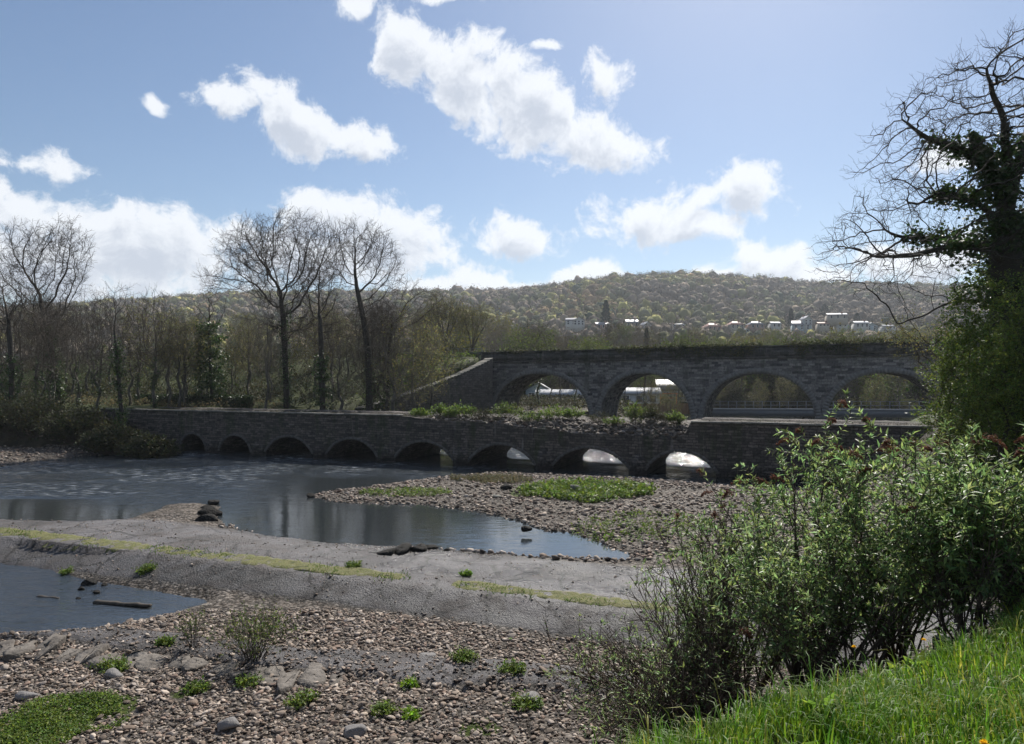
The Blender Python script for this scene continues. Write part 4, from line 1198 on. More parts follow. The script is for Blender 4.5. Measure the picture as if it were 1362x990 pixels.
# hedge / bramble thickets at the far left beyond the beach
for i, (px, py, Y, rx, h, lab) in enumerate([
        (-30, 583, 66, 5.5, 4.6, 'dark bramble thicket cut by the left edge of the picture above the shingle beach'),
        (45, 588, 62.5, 5.0, 4.0, 'rounded green-topped bramble thicket behind the shingle beach'),
        (108, 592, 60, 3.6, 3.0, 'low dark thicket at the beach end nearest the aqueduct'),
        (152, 598, 57, 2.6, 2.2, 'small scrubby thicket at the foot of the thin ivy-wrapped tree'),
        (200, 602, 55.5, 2.2, 2.2, 'dark bush hanging down the aqueduct wall beside its first arch')]):
    x = (px - 681) / FPX * Y; z = min(gh(x, Y), CZ - (py - HOR) / FPX * Y) - .1
    shrub('bramble_thicket', lab, 'thicket', (x, Y, z), rx, rx * .7, h, 240, 9000, .2, M['scrub_twig'], M['bramble'], tr=.02, side=2, asp=.7)

# overgrown hedge wall on the towpath
x0, x1 = -50., -22.
hr = thing('towpath_hedge', (0, 0, 0), 'long low dark hedge running level behind the left half of the aqueduct', 'hedge')
n = 16000
hx = rng.uniform(-40, -25.5, n); w0 = 58.5
hy = w0 - .412 * hx + rng.normal(size=n) * .35; hz = 3.35 + rng.random(n) ** .8 * 1.15
v, q = leafquads(np.stack([hx, hy, hz], 1), rng.uniform(.08, .2, n), asp=.8, flat=1)
mk('foliage', v, q, M['ivy'], hr, attr={'tint': rtint(n, .4, .9)})
hb = np.stack([rng.uniform(-40, -25.5, 900)] * 3, 1); hb[:, 1] = w0 - .412 * hb[:, 0]; hb[:, 2] = 3.2
A, B, T = arcs(hb, 1.3, .4); v, q = tubes(A, B, .012, .008, 3); mk('stems', v, q, M['scrub_twig'], hr)

# ------------------------------------------------------------------ growth on the bridges
def on_low(s, t, z): p = np.array([0, Y1]) + EX * s + EY * t; return (p[0], p[1], z)
GA = 'small bushes sprouting from the broken deck of the aqueduct'
for px, t, h, rx, lab, ml in [
        (556, 1.2, .75, .8, 'small leafy sprig at the left end of the broken parapet', 'weed'),
        (582, 1.4, .95, .9, 'second bush from the left on the broken parapet, dark leaves', 'weed'),
        (612, 1.3, 1.05, 1.1, 'spreading bush on the deck left of the viaduct foot', 'weed'),
        (672, 1.8, 1.15, 1.2, 'rounded pale green bush on the deck below the viaduct end', 'leaf_fresh'),
        (742, 2.2, .95, 1.3, 'low wide bush on the rubble in front of the viaduct first pier', 'weed'),
        (765, 2.6, .8, .9, 'small bush just right of the low wide one before the first pier', 'weed'),
        (851, 1.6, 1.35, .9, 'tallest yellow-green bush on the broken deck under the second viaduct arch', 'leaf_fresh'),
        (878, 2.2, 1.1, .9, 'dark bush right of the tallest bush on the broken deck', 'bramble'),
        (905, 1.4, .85, .7, 'last small yellowish bush beside the step up in the parapet', 'leaf_fresh')]:
    s = s_of(px, Y1) - .4 * t; z = float(low_top(np.array([s]), np.array([t]))[0])
    shrub('deck_bush', lab, 'bush', on_low(s, t, z - .05), rx, rx * .7, h, 46, 1500, .13, M['scrub_twig'], M[ml], GA, tr=.008, side=2, asp=.45)
for j, (px, t, h, rx, lab) in enumerate([(598, .8, .6, .7, 'low sprawling weed on the deck edge between the second and third bushes'), (640, 1.1, .8, .9, 'dry twiggy bush on the deck directly under the end pilaster'), (706, 1.2, .7, .9, 'low dry bush on the rubble left of the low wide bush'),
        (800, 1.8, .7, 1.0, 'dry brown twiggy bush on the rubble between the two viaduct arches'), (822, 1.2, .6, .8, 'small dark weed on the rubble left of the tallest bush'), (893, 1.9, .9, .8, 'twiggy bush just behind the last yellowish bush')]):
    s = s_of(px, Y1) - .4 * t; z = float(low_top(np.array([s]), np.array([t]))[0])
    shrub('deck_bush', lab, 'bush', on_low(s, t, z - .05), rx, rx * .7, h, 50, 500 if j % 2 else 900, .11, M['scrub_twig'], M['bramble' if j % 2 else 'weed'], GA, tr=.008, side=3, asp=.45)
# grass fringe on the intact deck, rubble on the broken part
n = 9000
s = np.where(rng.random(n) < .72, rng.uniform(low_cols[0, 0], brk_s[2] + 1, n), rng.uniform(brk_s[-1], 26, n)); t = rng.uniform(.3, 1.6, n)
keep = vnoise(s, t, 1.4, 3, 95) > -.25; s, t = s[keep], t[keep]
p0 = np.stack([EX[0] * s + EY[0] * t, Y1 + EX[1] * s + EY[1] * t, low_top(s, t) - .02], 1)
root = thing('deck_grass', (0, 0, 0), 'thin pale grass fringing the top of the aqueduct', 'grass'); root['kind'] = 'stuff'
A, B, T = arcs(p0, .26, .4, seg=2); v, q = tubes(A, B, .009 * (1 - .5 * T), .006 * (1 - .8 * T), 3)
mk('blades', v, q, M['drygrass'], root, attr={'tint': rtint(len(v), rep=1)})

# creeper and saplings along the viaduct parapet
n = 15000
s = rng.uniform(s_of(640, Y2), s_of(1300, Y2), n); dn = rng.random(n) ** 1.6 * 1.5
env = sstep(vnoise(s, s * 0, 3.2, 3, 96), -.25, .45) * np.interp(s, [0, 12, 18, 36], [.35, .7, 1, .9])
k = dn < env * 1.5; s, dn = s[k], dn[k]
c = np.stack([EX[0] * s + EY[0] * -.2, Y2 + EX[1] * s + EY[1] * -.2, 9.6 + .012 * s - dn], 1) + rng.normal(size=(len(s), 3)) * .1
root = thing('parapet_creeper', (0, 0, 0), 'green creeper hanging in patches over the viaduct parapet', 'creeper'); root['kind'] = 'stuff'
v, q = leafquads(c, rng.uniform(.1, .22, len(c)), asp=.8, flat=1); mk('foliage', v, q, M['bramble'], root, attr={'tint': rtint(len(c), .7, 1.6)})
GS = 'saplings growing along the top of the viaduct'
for i, px in enumerate([780, 842, 905, 922, 935, 952, 968, 985, 1002, 1030, 1048, 1066, 1078, 1090, 1105, 1120, 1150, 1165, 1178, 1205]):
    s = s_of(px, Y2); hh = rng.uniform(1.8, 3.3); p_ = np.array([0, Y2]) + EX * s + EY * .9
    shrub('parapet_sapling', 'twiggy yellow-green sapling standing on top of the viaduct', 'sapling', (p_[0], p_[1], 8.1), 1.4, 1., hh, 26, 900, .12, M['twig'], M['leaf_fresh'], GS, tr=.012, side=3, asp=.5)

# ------------------------------------------------------------------ yellow-green willows and budding trees between the viaduct and the village
M['crown_a'] = mat('far_crown', [(.05, .05, .03), (.09, .085, .045)], .05, rough=.9, bump=0, attr='tint', transl=.3)
GW = 'budding trees behind the viaduct'
def far_tree(label, h, r, n, colr, seed, twn=3):
    att = ell_points(170, (0, 0, h * .6), (r, r, h * .4), .1)
    nodes, par = colonize(att, [(0, 0, i * .8) for i in range(max(2, int(h * .2 / .8)))], step=.9, infl=5, kill=1.2, trop=(0, 0, .5))
    tv, bv, tp = tree_mesh(nodes, par, .025, twn, 1.8, .028, split=.12, thin=.09, tw2=1, up=.4, ntr=3)
    root = thing('budding_tree', (0, 0, 0), label, 'tree', GW)
    mk('trunk', tv[0], tv[1], M['bark'], root); mk('branches', bv[0], bv[1], M['twig_grey'], root)
    c = tp[rng.integers(0, len(tp), n)] + rng.normal(size=(n, 3)) * .3
    v, q = leafquads(c, rng.uniform(.5, 1.3, n) * .32, asp=.8, flat=1)
    mk('foliage', v, q, M['crown_a'], root, attr={'tint': rtint(n, .6, 1.4, .15) * np.array(colr)})
    return root
LF = ['yellow-green budding tree rising behind the viaduct parapet', 'greyish bare-twigged tree behind the viaduct', 'fresh green leafing tree behind the viaduct']
ft = [far_tree(LF[0], 15, 5, 2200, (2.0, 1.9, .7), 0), far_tree(LF[1], 16, 5, 700, (1.2, 1.0, .8), 1, 4), far_tree(LF[2], 13, 5, 3000, (1.2, 1.6, .5), 2)]
rr = random.Random(11)
for i in range(95):
    px = rr.uniform(600, 1420); Y = rr.choice([rr.uniform(125, 165), rr.uniform(165, 260), rr.uniform(200, 330)])
    top = rr.uniform(436, 458) if px > 880 else rr.uniform(425, 455)
    if px < 700: top = rr.uniform(415, 445)
    k = rr.choice([0, 0, 1, 2] if px > 860 else [0, 1, 1, 2]); x = (px - 681) / FPX * Y; z = gh(x, Y)
    s = max(.3, (CZ - (top - HOR) / FPX * Y - z) / [15, 16, 13][k]); sx = min(1.3, max(.8, s))
    if s > 2.0: continue
    o = put(ft[k], px, Y, rr.uniform(0, 6.28), (sx, sx, s))
for o, px, Y, s in zip(ft, (985, 745, 1100), (140, 150, 138), (.8, .85, .9)): put(o, px, Y, 0, s, copy=False)

# ------------------------------------------------------------------ the wooded hillside beyond (one mass)
def wood_mass(name, label, n, fpx, fy, nf, colf, rad, hmul=1.0, fsz=1.5):
    px = rng.uniform(*fpx, n); Y = fy[0] + (fy[1] - fy[0]) * rng.random(n) ** .8
    x = (px - 681) / FPX * Y; z = ground_h(x, Y)
    r = rng.uniform(*rad, n) * np.exp(rng.normal(size=n) * .2).clip(.6, 1.35) * np.clip(Y / 620, .62, 1.25)
    vis = ~((Y > 335) & (Y < 428) & (px > 735) & (px < 1195) & (rng.random(n) < .42)); px, Y, x, z, r = px[vis], Y[vis], x[vis], z[vis], r[vis]; n = len(px)
    d = nrm(rng.normal(size=(n, nf, 3)) + (0, -.15, .25)); q = rng.uniform(.85, 1.3, (n, nf, 1))
    low = (d[..., 2:3] < 0); off = d * q * r[:, None, None] * np.array([1, 1, 1]); off[..., 2] = np.where(low[..., 0], off[..., 2] * 1.3, off[..., 2]) * hmul
    off *= 1 + .25 * rng.normal(size=(n, 1, 3)) * np.array([1, 1, .6])
    c = (np.stack([x, Y, z + r * .95], 1)[:, None] + off).reshape(-1, 3)
    col = colf(x, Y, n); col = np.repeat(col, nf, 0) * rng.uniform(.75, 1.25, (n * nf, 1))
    v, f = leafquads(c, rng.uniform(.6, 1.3, len(c)) * fsz * np.repeat(np.clip(Y / 700, .45, 1.2), nf), asp=.7, flat=1.2)
    iv, if_ = icosphere(2)      # lumpy crown under the outer sprays
    lum = np.stack([iv * (1 + .17 * rng.normal(size=(len(iv), 1))) for _ in range(24)])[rng.integers(0, 24, n)]
    sx = rng.uniform(.8, 1.2, (n, 1))
    bv = lum * np.stack([r * .92 * sx[:, 0], r * .92, r * .92 * hmul * rng.uniform(.8, 1.25, n)], 1)[:, None] + np.stack([x, Y, z + r * .75], 1)[:, None]
    bf = (if_[None] + (np.arange(n) * len(iv))[:, None, None]).reshape(-1, 3)
    bc = np.repeat(colf(x, Y, n) * 0 + col.reshape(n, nf, 3)[:, 0] , len(iv), 0) * rng.uniform(.8, 1.2, (n * len(iv), 1))
    o = mk(name, np.concatenate([v, bv.reshape(-1, 3)]), [f, bf + len(v)], M['hill_crown'], attr={'tint': np.concatenate([np.repeat(col, 4, 0), bc])})
    return props(o, label, 'woodland', kind='stuff')


M['hill_crown'] = mat('hillside_crowns', [(.8, .8, .8), (1.1, 1.1, 1.1)], .01, rough=.95, bump=0, attr='tint', spec=.1)
PAL = np.array([(.15, .125, .10), (.19, .16, .125), (.17, .17, .075), (.25, .24, .085), (.125, .13, .075), (.22, .16, .095), (.055, .08, .05)])
def colmix(x, y, n):
    g = vnoise(x, y * .55, 75, 3, 100); k = rng.random(n) * .75 + .12 + g * 1.0
    i = np.where(k < .3, 0, np.where(k < .5, 1, np.where(k < .68, 4, np.where(k < .85, 2, np.where(k < 1.02, 3, 5)))))
    i = np.where(rng.random(n) < .035, 6, i)
    return PAL[i] * rng.uniform(.82, 1.38, (n, 1)) * (1.03, 1.0, .95)
wood_mass('hillside_wood', 'mixed budding woodland covering the far valley side', 10000, (-150, 1500), (300, 985), 58, colmix, (2.2, 4.4), 1.05, 1.2)
# bare ridge-top trees against the sky
def ridge():
    n = 420
    px = np.concatenate([rng.uniform(-100, 700, 120), rng.uniform(700, 1100, 200), rng.uniform(1110, 1500, 100)]); Y = rng.uniform(940, 985, n)
    x = (px - 681) / FPX * Y; z = ground_h(x, Y); h = rng.uniform(6, 12, n); base = np.stack([x, Y, z], 1)
    v1, q1 = tubes(base, base + np.stack([rng.normal(size=n) * .5, 0 * x, h * .7], 1), .35, .18, 4)
    A, B, T = twigs(np.repeat(base, 3, 0) + np.stack([0 * np.repeat(x, 3), 0 * np.repeat(x, 3), np.repeat(h, 3) * rng.uniform(.35, .7, 3 * n)], 1), np.tile([0, 0, 1.], (3 * n, 1)), 6, 5.5, 3, .3, .9)
    v2, q2 = tubes(A, B, .14 * (1 - .5 * T), .1 * (1 - .5 * T), 3)
    A3, B3, T3 = twigs(B, nrm(B - A), 2, 2.6, 2, .2, .9)
    v3, q3 = tubes(A3, B3, .085, .05, 3)
    return mk('ridge_trees', np.concatenate([v1, v2, v3]), [np.concatenate([q1, q2 + len(v1), q3 + len(v1) + len(v2)])], M['twig'])
props(ridge(), 'thin bare trees lining the crest of the far hill against the sky', 'woodland', kind='stuff')

# ------------------------------------------------------------------ stones
ico_v, ico_f = [], []
def icosphere(sub):
    import bmesh
    bm = bmesh.new(); bmesh.ops.create_icosphere(bm, subdivisions=sub, radius=1)
    v = np.array([q.co[:] for q in bm.verts]); f = np.array([[q.index for q in p_.verts] for p_ in bm.faces]); bm.free(); return v, f


def stone_variants(n, sub):
    v, f = icosphere(sub); out = []
    for i in range(n):
        w = v.copy()
        for _ in range(9):      # chop with random planes: facetted, worn cobbles
            d = nrm(rng.normal(size=3)); h = rng.uniform(.42, .8); k = w @ d; w = w - np.outer(np.maximum(0, k - h) * .85, d)
        out.append(w * (1 + .06 * rng.normal(size=(len(v), 1))))
    return out, f


def stones(pts, size, variants, f, flat=.46, sink=.25):
    n = len(pts); a = rng.uniform(0, 2 * np.pi, n); ti = rng.normal(size=(n, 2)) * .22
    el = rng.uniform(.65, 1.0, n)
    which = rng.integers(0, len(variants), n)
    vv = np.stack(variants)[which] * np.stack([size, size * el, size * flat * rng.uniform(.7, 1.3, n)], 1)[:, None]
    x, y, z = vv[..., 0], vv[..., 1], vv[..., 2]
    z = z + x * ti[:, :1] + y * ti[:, 1:]
    c, s = np.cos(a)[:, None], np.sin(a)[:, None]
    v = np.stack([x * c - y * s, x * s + y * c, z], -1) + pts[:, None] + np.array([0, 0, 1]) * (size * flat * (1 - sink) * .8)[:, None, None]
    fa = (f[None] + (np.arange(n) * vv.shape[1])[:, None, None]).reshape(-1, 3)
    return v.reshape(-1, 3), fa, vv.shape[1]


SPAL = np.array([(.19, .165, .14), (.28, .245, .21), (.23, .18, .15), (.11, .10, .092), (.36, .325, .285), (.17, .14, .115), (.24, .225, .21), (.14, .12, .10), (.42, .39, .35)])
def stint(n, k): return np.repeat(SPAL[rng.integers(0, len(SPAL), n)] * (1.07, .98, .925) * rng.uniform(.75, 1.2, (n, 1)), k, 0)
M['cobble'] = mat('cobbles', [(.75, .75, .75), (1.15, 1.13, 1.1)], 6, rough=.85, bump=.5, bscale=60, attr='tint', dist=.01, spec=.3)
VA, fA = stone_variants(10, 2)
VB, fB = stone_variants(10, 1)


def cobbles(name, label, n, x0, x1, y0, y1, f, sz, V_, F_, zoff=0., cap=.2):
    x = rng.uniform(x0, x1, n); y = rng.uniform(y0, y1, n)
    inview = (np.abs(x) < (y * .76 + 1.2)); x, y = x[inview], y[inview]
    k = f(x, y) > rng.random(len(x)); x, y = x[k], y[k]
    z = ground_h(x, y) + zoff
    s = np.minimum(sz * np.exp(rng.normal(size=len(x)) * .38), cap)
    v, fa, m = stones(np.stack([x, y, z], 1), s, V_, F_)
    return props(mk(name, v, fa, M['cobble'], attr={'tint': stint(len(x), m)}, smooth=False), label, 'shingle', kind='stuff')


def shin(x, y):
    v = vcoord(x, y)
    a = (1 - sstep(v, 17.3, 17.9)) * (poly_sd(x, y, POOL) > .12) * (bank_d(x, y) > 4.6)
    a = a * (1 - .86 * sstep(band(x, y), .3, .8))
    gm = 0 * x
    for px_, py_, r_ in [(90, 955, 1.0), (30, 985, .9), (150, 945, .55), (245, 925, .35)]:
        q = pz(px_, py_, -.3); gm = np.maximum(gm, 1 - sstep(np.hypot(x - q[0], y - q[1]), r_ * .6, r_))
    a = a * (1 - .8 * gm)
    return a * np.clip(.75 + .6 * vnoise(x, y, 2.5, 3, 120), .25, 1)
cobbles('shingle_cobbles', 'grey and pinkish river cobbles heaped over the foreground shingle', 42000, -17, 12, 9.6, 18.9, shin, .045, VA, fA, cap=.13)
cobbles('small_shingle', 'small stones filling the gaps of the foreground shingle', 60000, -18, 14, 9.6, 19.2, lambda x, y: shin(x, y) * .8 + .3 * (vcoord(x, y) < 17.5) * (poly_sd(x, y, POOL) > 0), .03, VB, fB, cap=.06)
sdr = lambda x, y: poly_sd(x, y, RIVER)
cobbles('bar_shingle', 'stones of the shingle bar between the weir pond and the aqueduct', 26000, -12, 26, 23, 45, lambda x, y: (sdr(x, y) > -.25) * (vcoord(x, y) > 23.9) * (bank_d(x, y) > 2) * np.clip(.5 + .5 * vnoise(x, y, 2, 3, 121) + .8 * (sdr(x, y) < .8), .12, 1), .085, VB, fB, cap=.2)
cobbles('beach_shingle', 'stones along the far left beach', 5000, -55, -24, 38, 62, lambda x, y: (sdr(x, y) > -.2) * (wcoord(x, y) < 46) * .8, .11, VB, fB, cap=.22)
cobbles('apron_gravel', 'scattered gravel lying on the concrete weir apron', 16000, -24, 8, 17, 31, lambda x, y: (sdr(x, y) > -.1) * (vcoord(x, y) > 17.6) * (vcoord(x, y) < 24.2) * (.16 + .5 * (sdr(x, y) < .5) + .5 * (vnoise(x, y, 1.5, 3, 122) > .35)), .026, VB, fB, cap=.08)

n = 900
x = rng.uniform(-16, 9, n); y = rng.uniform(9.8, 19, n); k = (shin(x, y) > .25); x, y = x[k], y[k]
a0 = np.stack([x, y, ground_h(x, y) + rng.uniform(.03, .09, len(x))], 1); an = rng.uniform(0, 2 * np.pi, len(x)); L_ = rng.uniform(.06, .42, len(x))
b0 = a0 + np.stack([np.cos(an) * L_, np.sin(an) * L_, rng.normal(size=len(x)) * .03], 1)
v, q = tubes(a0, b0, .006, .003, 5); props(mk('flood_debris', v, q, M['wood']), 'small sticks and flood debris littered over the foreground cobbles', 'debris', kind='stuff')

# single boulders, each its own thing
def boulder(px, py, z, r, label, group=None, m='rock', flat=.6, name='boulder', rz=0, sx=1):
    p_ = PZ(px, py, z); v, f = icosphere(3)
    for _ in range(9):
        d = nrm(rng.normal(size=3)); k = v @ d; v = v - np.outer(np.maximum(0, k - rng.uniform(.5, .8)) * .9, d)
    v = v * (1 + .05 * vnoise(v[:, :1] * 3, v[:, 1:2] * 3 + v[:, 2:] * 2, .5, 3, 130)) * (r * sx, r * .8, r * flat)
    c, s = math.cos(rz), math.sin(rz); v = np.stack([v[:, 0] * c - v[:, 1] * s, v[:, 0] * s + v[:, 1] * c, v[:, 2]], 1)
    o = mk(name, v, f, M[m]); o.location = (p_[0], p_[1], z + r * flat * .25); return props(o, label, 'rock', group)
GP = 'dark stones standing in the lower pool'
boulder(118, 777, POOLZ, .24, 'biggest dark stone standing in the lower pool', GP)
boulder(108, 784, POOLZ, .13, 'small flat stone left of the biggest one in the lower pool', GP)
boulder(128, 789, POOLZ, .12, 'small stone just below the biggest one in the lower pool', GP)
boulder(138, 779, POOLZ, .11, 'small stone right of the biggest one in the lower pool', GP)
boulder(104, 797, POOLZ, .08, 'lowest tiny stone of the cluster in the lower pool', GP)
GQ = 'row of black rocks in the water by the apron spit'
for i, (px, py, r, lb) in enumerate([(284, 669, .42, 'farthest'), (276, 677, .34, 'second farthest'), (281, 684, .55, 'largest'), (275, 692, .5, 'nearest')]):
    boulder(px, py, .05, r, lb + ' black rock of the row at the tip of the concrete spit', GQ, flat=.42, sx=1.1)
boulder(413, 661, .02, .28, 'dark stone at the left tip of the shingle bar', flat=.6)
boulder(674, 651, .2, .42, 'dark lump of rock beside the green plants on the shingle bar', flat=.55)
boulder(700, 705, .2, .25, 'dark stone at the pond edge of the shingle bar', flat=.5)
boulder(764, 651, .5, .3, 'pale grey stone among the green plants in front of the aqueduct', m='coping', flat=.7)
boulder(595, 732, .03, .14, 'small dark stone on the apron edge right of the broken slab', flat=.5)
boulder(660, 661, .15, .45, 'flat grey slab lying on the shingle bar', m='coping', flat=.25)
GL = 'large stones among the foreground cobbles'
for px, py, lb in [(568, 877, 'pale rounded stone by the right end of the dirt band'), (150, 900, 'squarish stone below the dark ledge at the left'), (36, 929, 'dark round stone near the left edge of the shingle'),
                   (305, 965, 'large rounded stone at the bottom of the picture left of centre'), (705, 930, 'dull grey stone in the lower right shingle'), (470, 975, 'broad flat stone near the bottom centre')]:
    boulder(px, py, -.25, .24, lb, GL, m='concrete', flat=.55)

# broken slab and driftwood
def log(name, a, b_, r, label, m='wood', cat='driftwood', k=8, taper=.7, flat=.7, group=None):
    a, b_ = np.array(a, float), np.array(b_, float); n = 9; t = np.linspace(0, 1, n); c = a + (b_ - a) * t[:, None]
    c[1:-1] += rng.normal(size=(n - 2, 3)) * r * .12
    d = nrm(b_ - a); u = nrm(np.cross(d, (0, 0, 1))); w = np.cross(u, d); an = np.linspace(0, 2 * np.pi, k, endpoint=False)
    rad = r * (1 - (1 - taper) * t)[:, None] * rng.uniform(.85, 1.1, (n, k))
    v = c[:, None] + (u[None, None] * np.cos(an)[None, :, None] + w[None, None] * np.sin(an)[None, :, None] * flat) * rad[..., None]
    q = [(i * k + j, i * k + (j + 1) % k, (i + 1) * k + (j + 1) % k, (i + 1) * k + j) for i in range(n - 1) for j in range(k)]
    v = np.concatenate([v.reshape(-1, 3), [c[0], c[-1]]]); tq = [(n * k, (j + 1) % k, j) for j in range(k)] + [(n * k + 1, (n - 1) * k + j, (n - 1) * k + (j + 1) % k) for j in range(k)]
    return props(mk(name, v, [np.array(q), np.array(tq)], M[m]), label, cat, group)
log('driftwood_log', PZ(127, 802, POOLZ) + (0, 0, .02), PZ(200, 808, POOLZ) + (0, 0, .05), .10, 'long dark waterlogged timber lying in the lower pool')
log('driftwood_log', PZ(50, 794, POOLZ) + (0, 0, .0), PZ(78, 797, POOLZ) + (0, 0, .02), .06, 'short dark stick just breaking the surface left in the lower pool')
# broken concrete slabs along the foreground dirt band
M['slab'] = mat('old_concrete', [(.05, .042, .036), (.12, .105, .09), (.19, .17, .15)], 1.6, rough=.85, bump=1, bscale=9, dist=.06, detail=12)
def ledge(name, pxs, n, h, label, cat='concrete remnant', m='slab', zz_=-.3):
    q = stem([PZ(px, py, zz_) for px, py in pxs], 40, 0)[:, :2]
    root = thing(name, (q[0][0], q[0][1], 0), label, cat)
    for i in range(n):
        c = q[int((i + .5) / n * 39)] + rng.normal(size=2) * .08; z = gh(c[0], c[1]); g = 10
        an = np.sort(rng.uniform(0, 2 * np.pi, 9)); rx, ry = np.linalg.norm(q[-1] - q[0]) / n * rng.uniform(.5, .72), rng.uniform(.4, .8)
        th = h * rng.uniform(.6, 1.2); tl = rng.normal(size=2) * .09
        rr_ = rng.uniform(.75, 1.1, 9); X = np.cos(an) * rx * rr_; Y_ = np.sin(an) * ry * rr_; rows = []
        for lv, (k_, zz) in enumerate([(1.05, -.3), (1.0, th * .55), (.97, th * .95), (.6, th * 1.02), (0.02, th * 1.0)]):
            for x_, y_ in zip(X, Y_): rows.append((c[0] + x_ * k_ - q[0][0] + rng.normal() * .02, c[1] + y_ * k_ - .18 * x_ - q[0][1] + rng.normal() * .02, z + zz + x_ * k_ * tl[0] + y_ * k_ * tl[1] + rng.normal() * .012))
        f = [(l * 9 + j, l * 9 + (j + 1) % 9, (l + 1) * 9 + (j + 1) % 9, (l + 1) * 9 + j) for l in range(4) for j in range(9)]
        mk('slab', rows, np.array(f), M[m], root)
ledge('concrete_ledge', [(-20, 868), (70, 870), (150, 880), (225, 887)], 8, .10, 'dark undercut concrete ledge at the left of the foreground shingle')
ledge('concrete_ledge', [(225, 883), (290, 893), (345, 905), (400, 910), (470, 905)], 9, .08, 'low cracked concrete ledge below the two spindly bushes')
ledge('broken_slab', [(512, 737), (545, 730), (578, 724)], 4, .15, 'dark broken slabs tilted on the apron at the pond edge', 'slab', 'rock', .1)
# loose masonry on the broken deck of the aqueduct
n = 1500
s = rng.uniform(brk_s[1], brk_s[-2], n); t = np.abs(rng.normal(size=n)) * 1.1 + .05; t = np.where(t > 3.5, rng.uniform(.1, 1, n), t)
zt = low_top(s, t); p0 = np.stack([EX[0] * s + EY[0] * t, Y1 + EX[1] * s + EY[1] * t, zt - .03], 1)
v, fa, m_ = stones(p0, np.minimum(.10 * np.exp(rng.normal(size=n) * .45), .3), VA, fA, flat=.5)
props(mk('deck_rubble', v, fa, M['cobble'], attr={'tint': stint(n, m_) * .6}), 'loose masonry rubble along the broken top of the aqueduct', 'rubble', kind='stuff')

# ------------------------------------------------------------------ low growth on the shingle
def patch(name, label, cat, cx, cy, z0, r, n, h, m, e=1.0, lsz=.1, kind=None, group=None):
    p_ = PZ(cx, cy, z0); a = rng.uniform(0, 2 * np.pi, n); q = np.sqrt(rng.random(n)) * r
    x = p_[0] + np.cos(a) * q; y = p_[1] + np.sin(a) * q * e; k = vnoise(x, y, r * .5, 3, 150) > -.3 + .6 * (q / r - .6); x, y = x[k], y[k]
    b0 = np.stack([x - p_[0], y - p_[1], ground_h(x, y) - .02], 1)
    A, B, T = arcs(b0, h, .7, 3, droop=.5)
    root = thing(name, (p_[0], p_[1], 0), label, cat, group)
    if kind: root['kind'] = kind
    v, qd = tubes(A, B, .007, .004, 3); mk('stems', v, qd, M[m], root, attr={'tint': rtint(len(v), rep=1)})
    i = rng.integers(0, len(A), n * 5); c = A[i] + (B[i] - A[i]) * rng.random((n * 5, 1)) + rng.normal(size=(n * 5, 3)) * .03
    v, qd = leafquads(c, rng.uniform(.6, 1.3, len(c)) * lsz, asp=.55, flat=.6); mk('leaves', v, qd, M[m], root, attr={'tint': rtint(len(c))})
    return root
patch('ground_cover', 'bright green low plants spreading over the shingle bar before the aqueduct', 'plants', 775, 657, .2, 3.6, 2600, .45, 'weed', .75, .16, 'stuff')
patch('ground_cover', 'yellowish thin plants at the water side of the shingle bar', 'plants', 655, 640, .2, 2.4, 900, .35, 'drygrass', .6, .1, 'stuff')
patch('ground_cover', 'sparse green plants along the left part of the shingle bar', 'plants', 545, 657, .15, 2.6, 500, .22, 'weed', .4, .09, 'stuff')
patch('ground_cover', 'thin mossy growth on the shingle right of the pond', 'plants', 850, 700, .25, 2.6, 420, .25, 'weed', .9, .1, 'stuff')
patch('grass_patch', 'mat of short bright grass at the bottom left of the shingle', 'grass', 90, 955, -.25, 1.15, 2400, .10, 'weed', .8, .05, 'stuff')
patch('grass_patch', 'mat of mossy grass in the bottom left corner', 'grass', 20, 985, -.25, .95, 2000, .10, 'weed', .8, .05, 'stuff')
GT = 'small green tufts among the cobbles'
for px, py, r, lb in [(262, 918, .22, 'tuft of green weed among cobbles below the left ledge'), (330, 912, .25, 'tuft of green weed just below the right end of the ledge'), (400, 937, .28, 'bright tuft of weed among cobbles left of centre near the bottom'),
                      (547, 953, .16, 'upright bright tuft standing in the cobbles near the bottom centre'), (617, 885, .28, 'flat dark green tuft right of centre in the cobbles'), (680, 900, .25, 'leafy tuft with yellow leaves right of centre'),
                      (218, 860, .2, 'little green tuft on the dirt band left of the spindly bushes'), (700, 938, .3, 'low weedy tuft in the lower right shingle'), (545, 912, .15, 'tiny tuft in the cobbles below the dirt band'),
                      (510, 948, .2, 'small pale tuft beside the bright upright tuft'), (88, 742, .2, 'small tuft at the foot of the sill by the pool'), (195, 748, .3, 'green tuft under the sill at the left'), (470, 755, .25, 'bright grass tuft at the right end of the long sill'),
                      (620, 766, .16, 'small tuft on the apron between the two sill pieces'), (150, 888, .4, 'ragged green weeds hanging over the dark ledge')]:
    patch('weed_tuft', lb, 'weed', px, py, -.25 if py > 800 else .1, r, int(40 + 260 * r), .12 + .35 * r, 'greengrass' if r < .19 else 'weed', .8, .07, None, GT)
n = 1700
x = rng.uniform(-26, 4, n); t_ = rng.normal(size=n) * .3; y = 19.62 - .385 * x + t_; k = (vnoise(x, y, 1.5, 3, 160) > .05) & ((x < -3) | (x > -1.6)); x, y = x[k], y[k]
root = thing('sill_grass', (0, 0, 0), 'short grass tufting along the mossy sill', 'grass'); root['kind'] = 'stuff'
A, B, T = arcs(np.stack([x, y, np.full(len(x), .12)], 1), .13, .7, 2); v, q = tubes(A, B, .010 * (1 - .5 * T), .006 * (1 - .8 * T), 3)
mk('blades', v, q, M['greengrass'], root, attr={'tint': rtint(len(v), .7, 1.5, rep=1)})
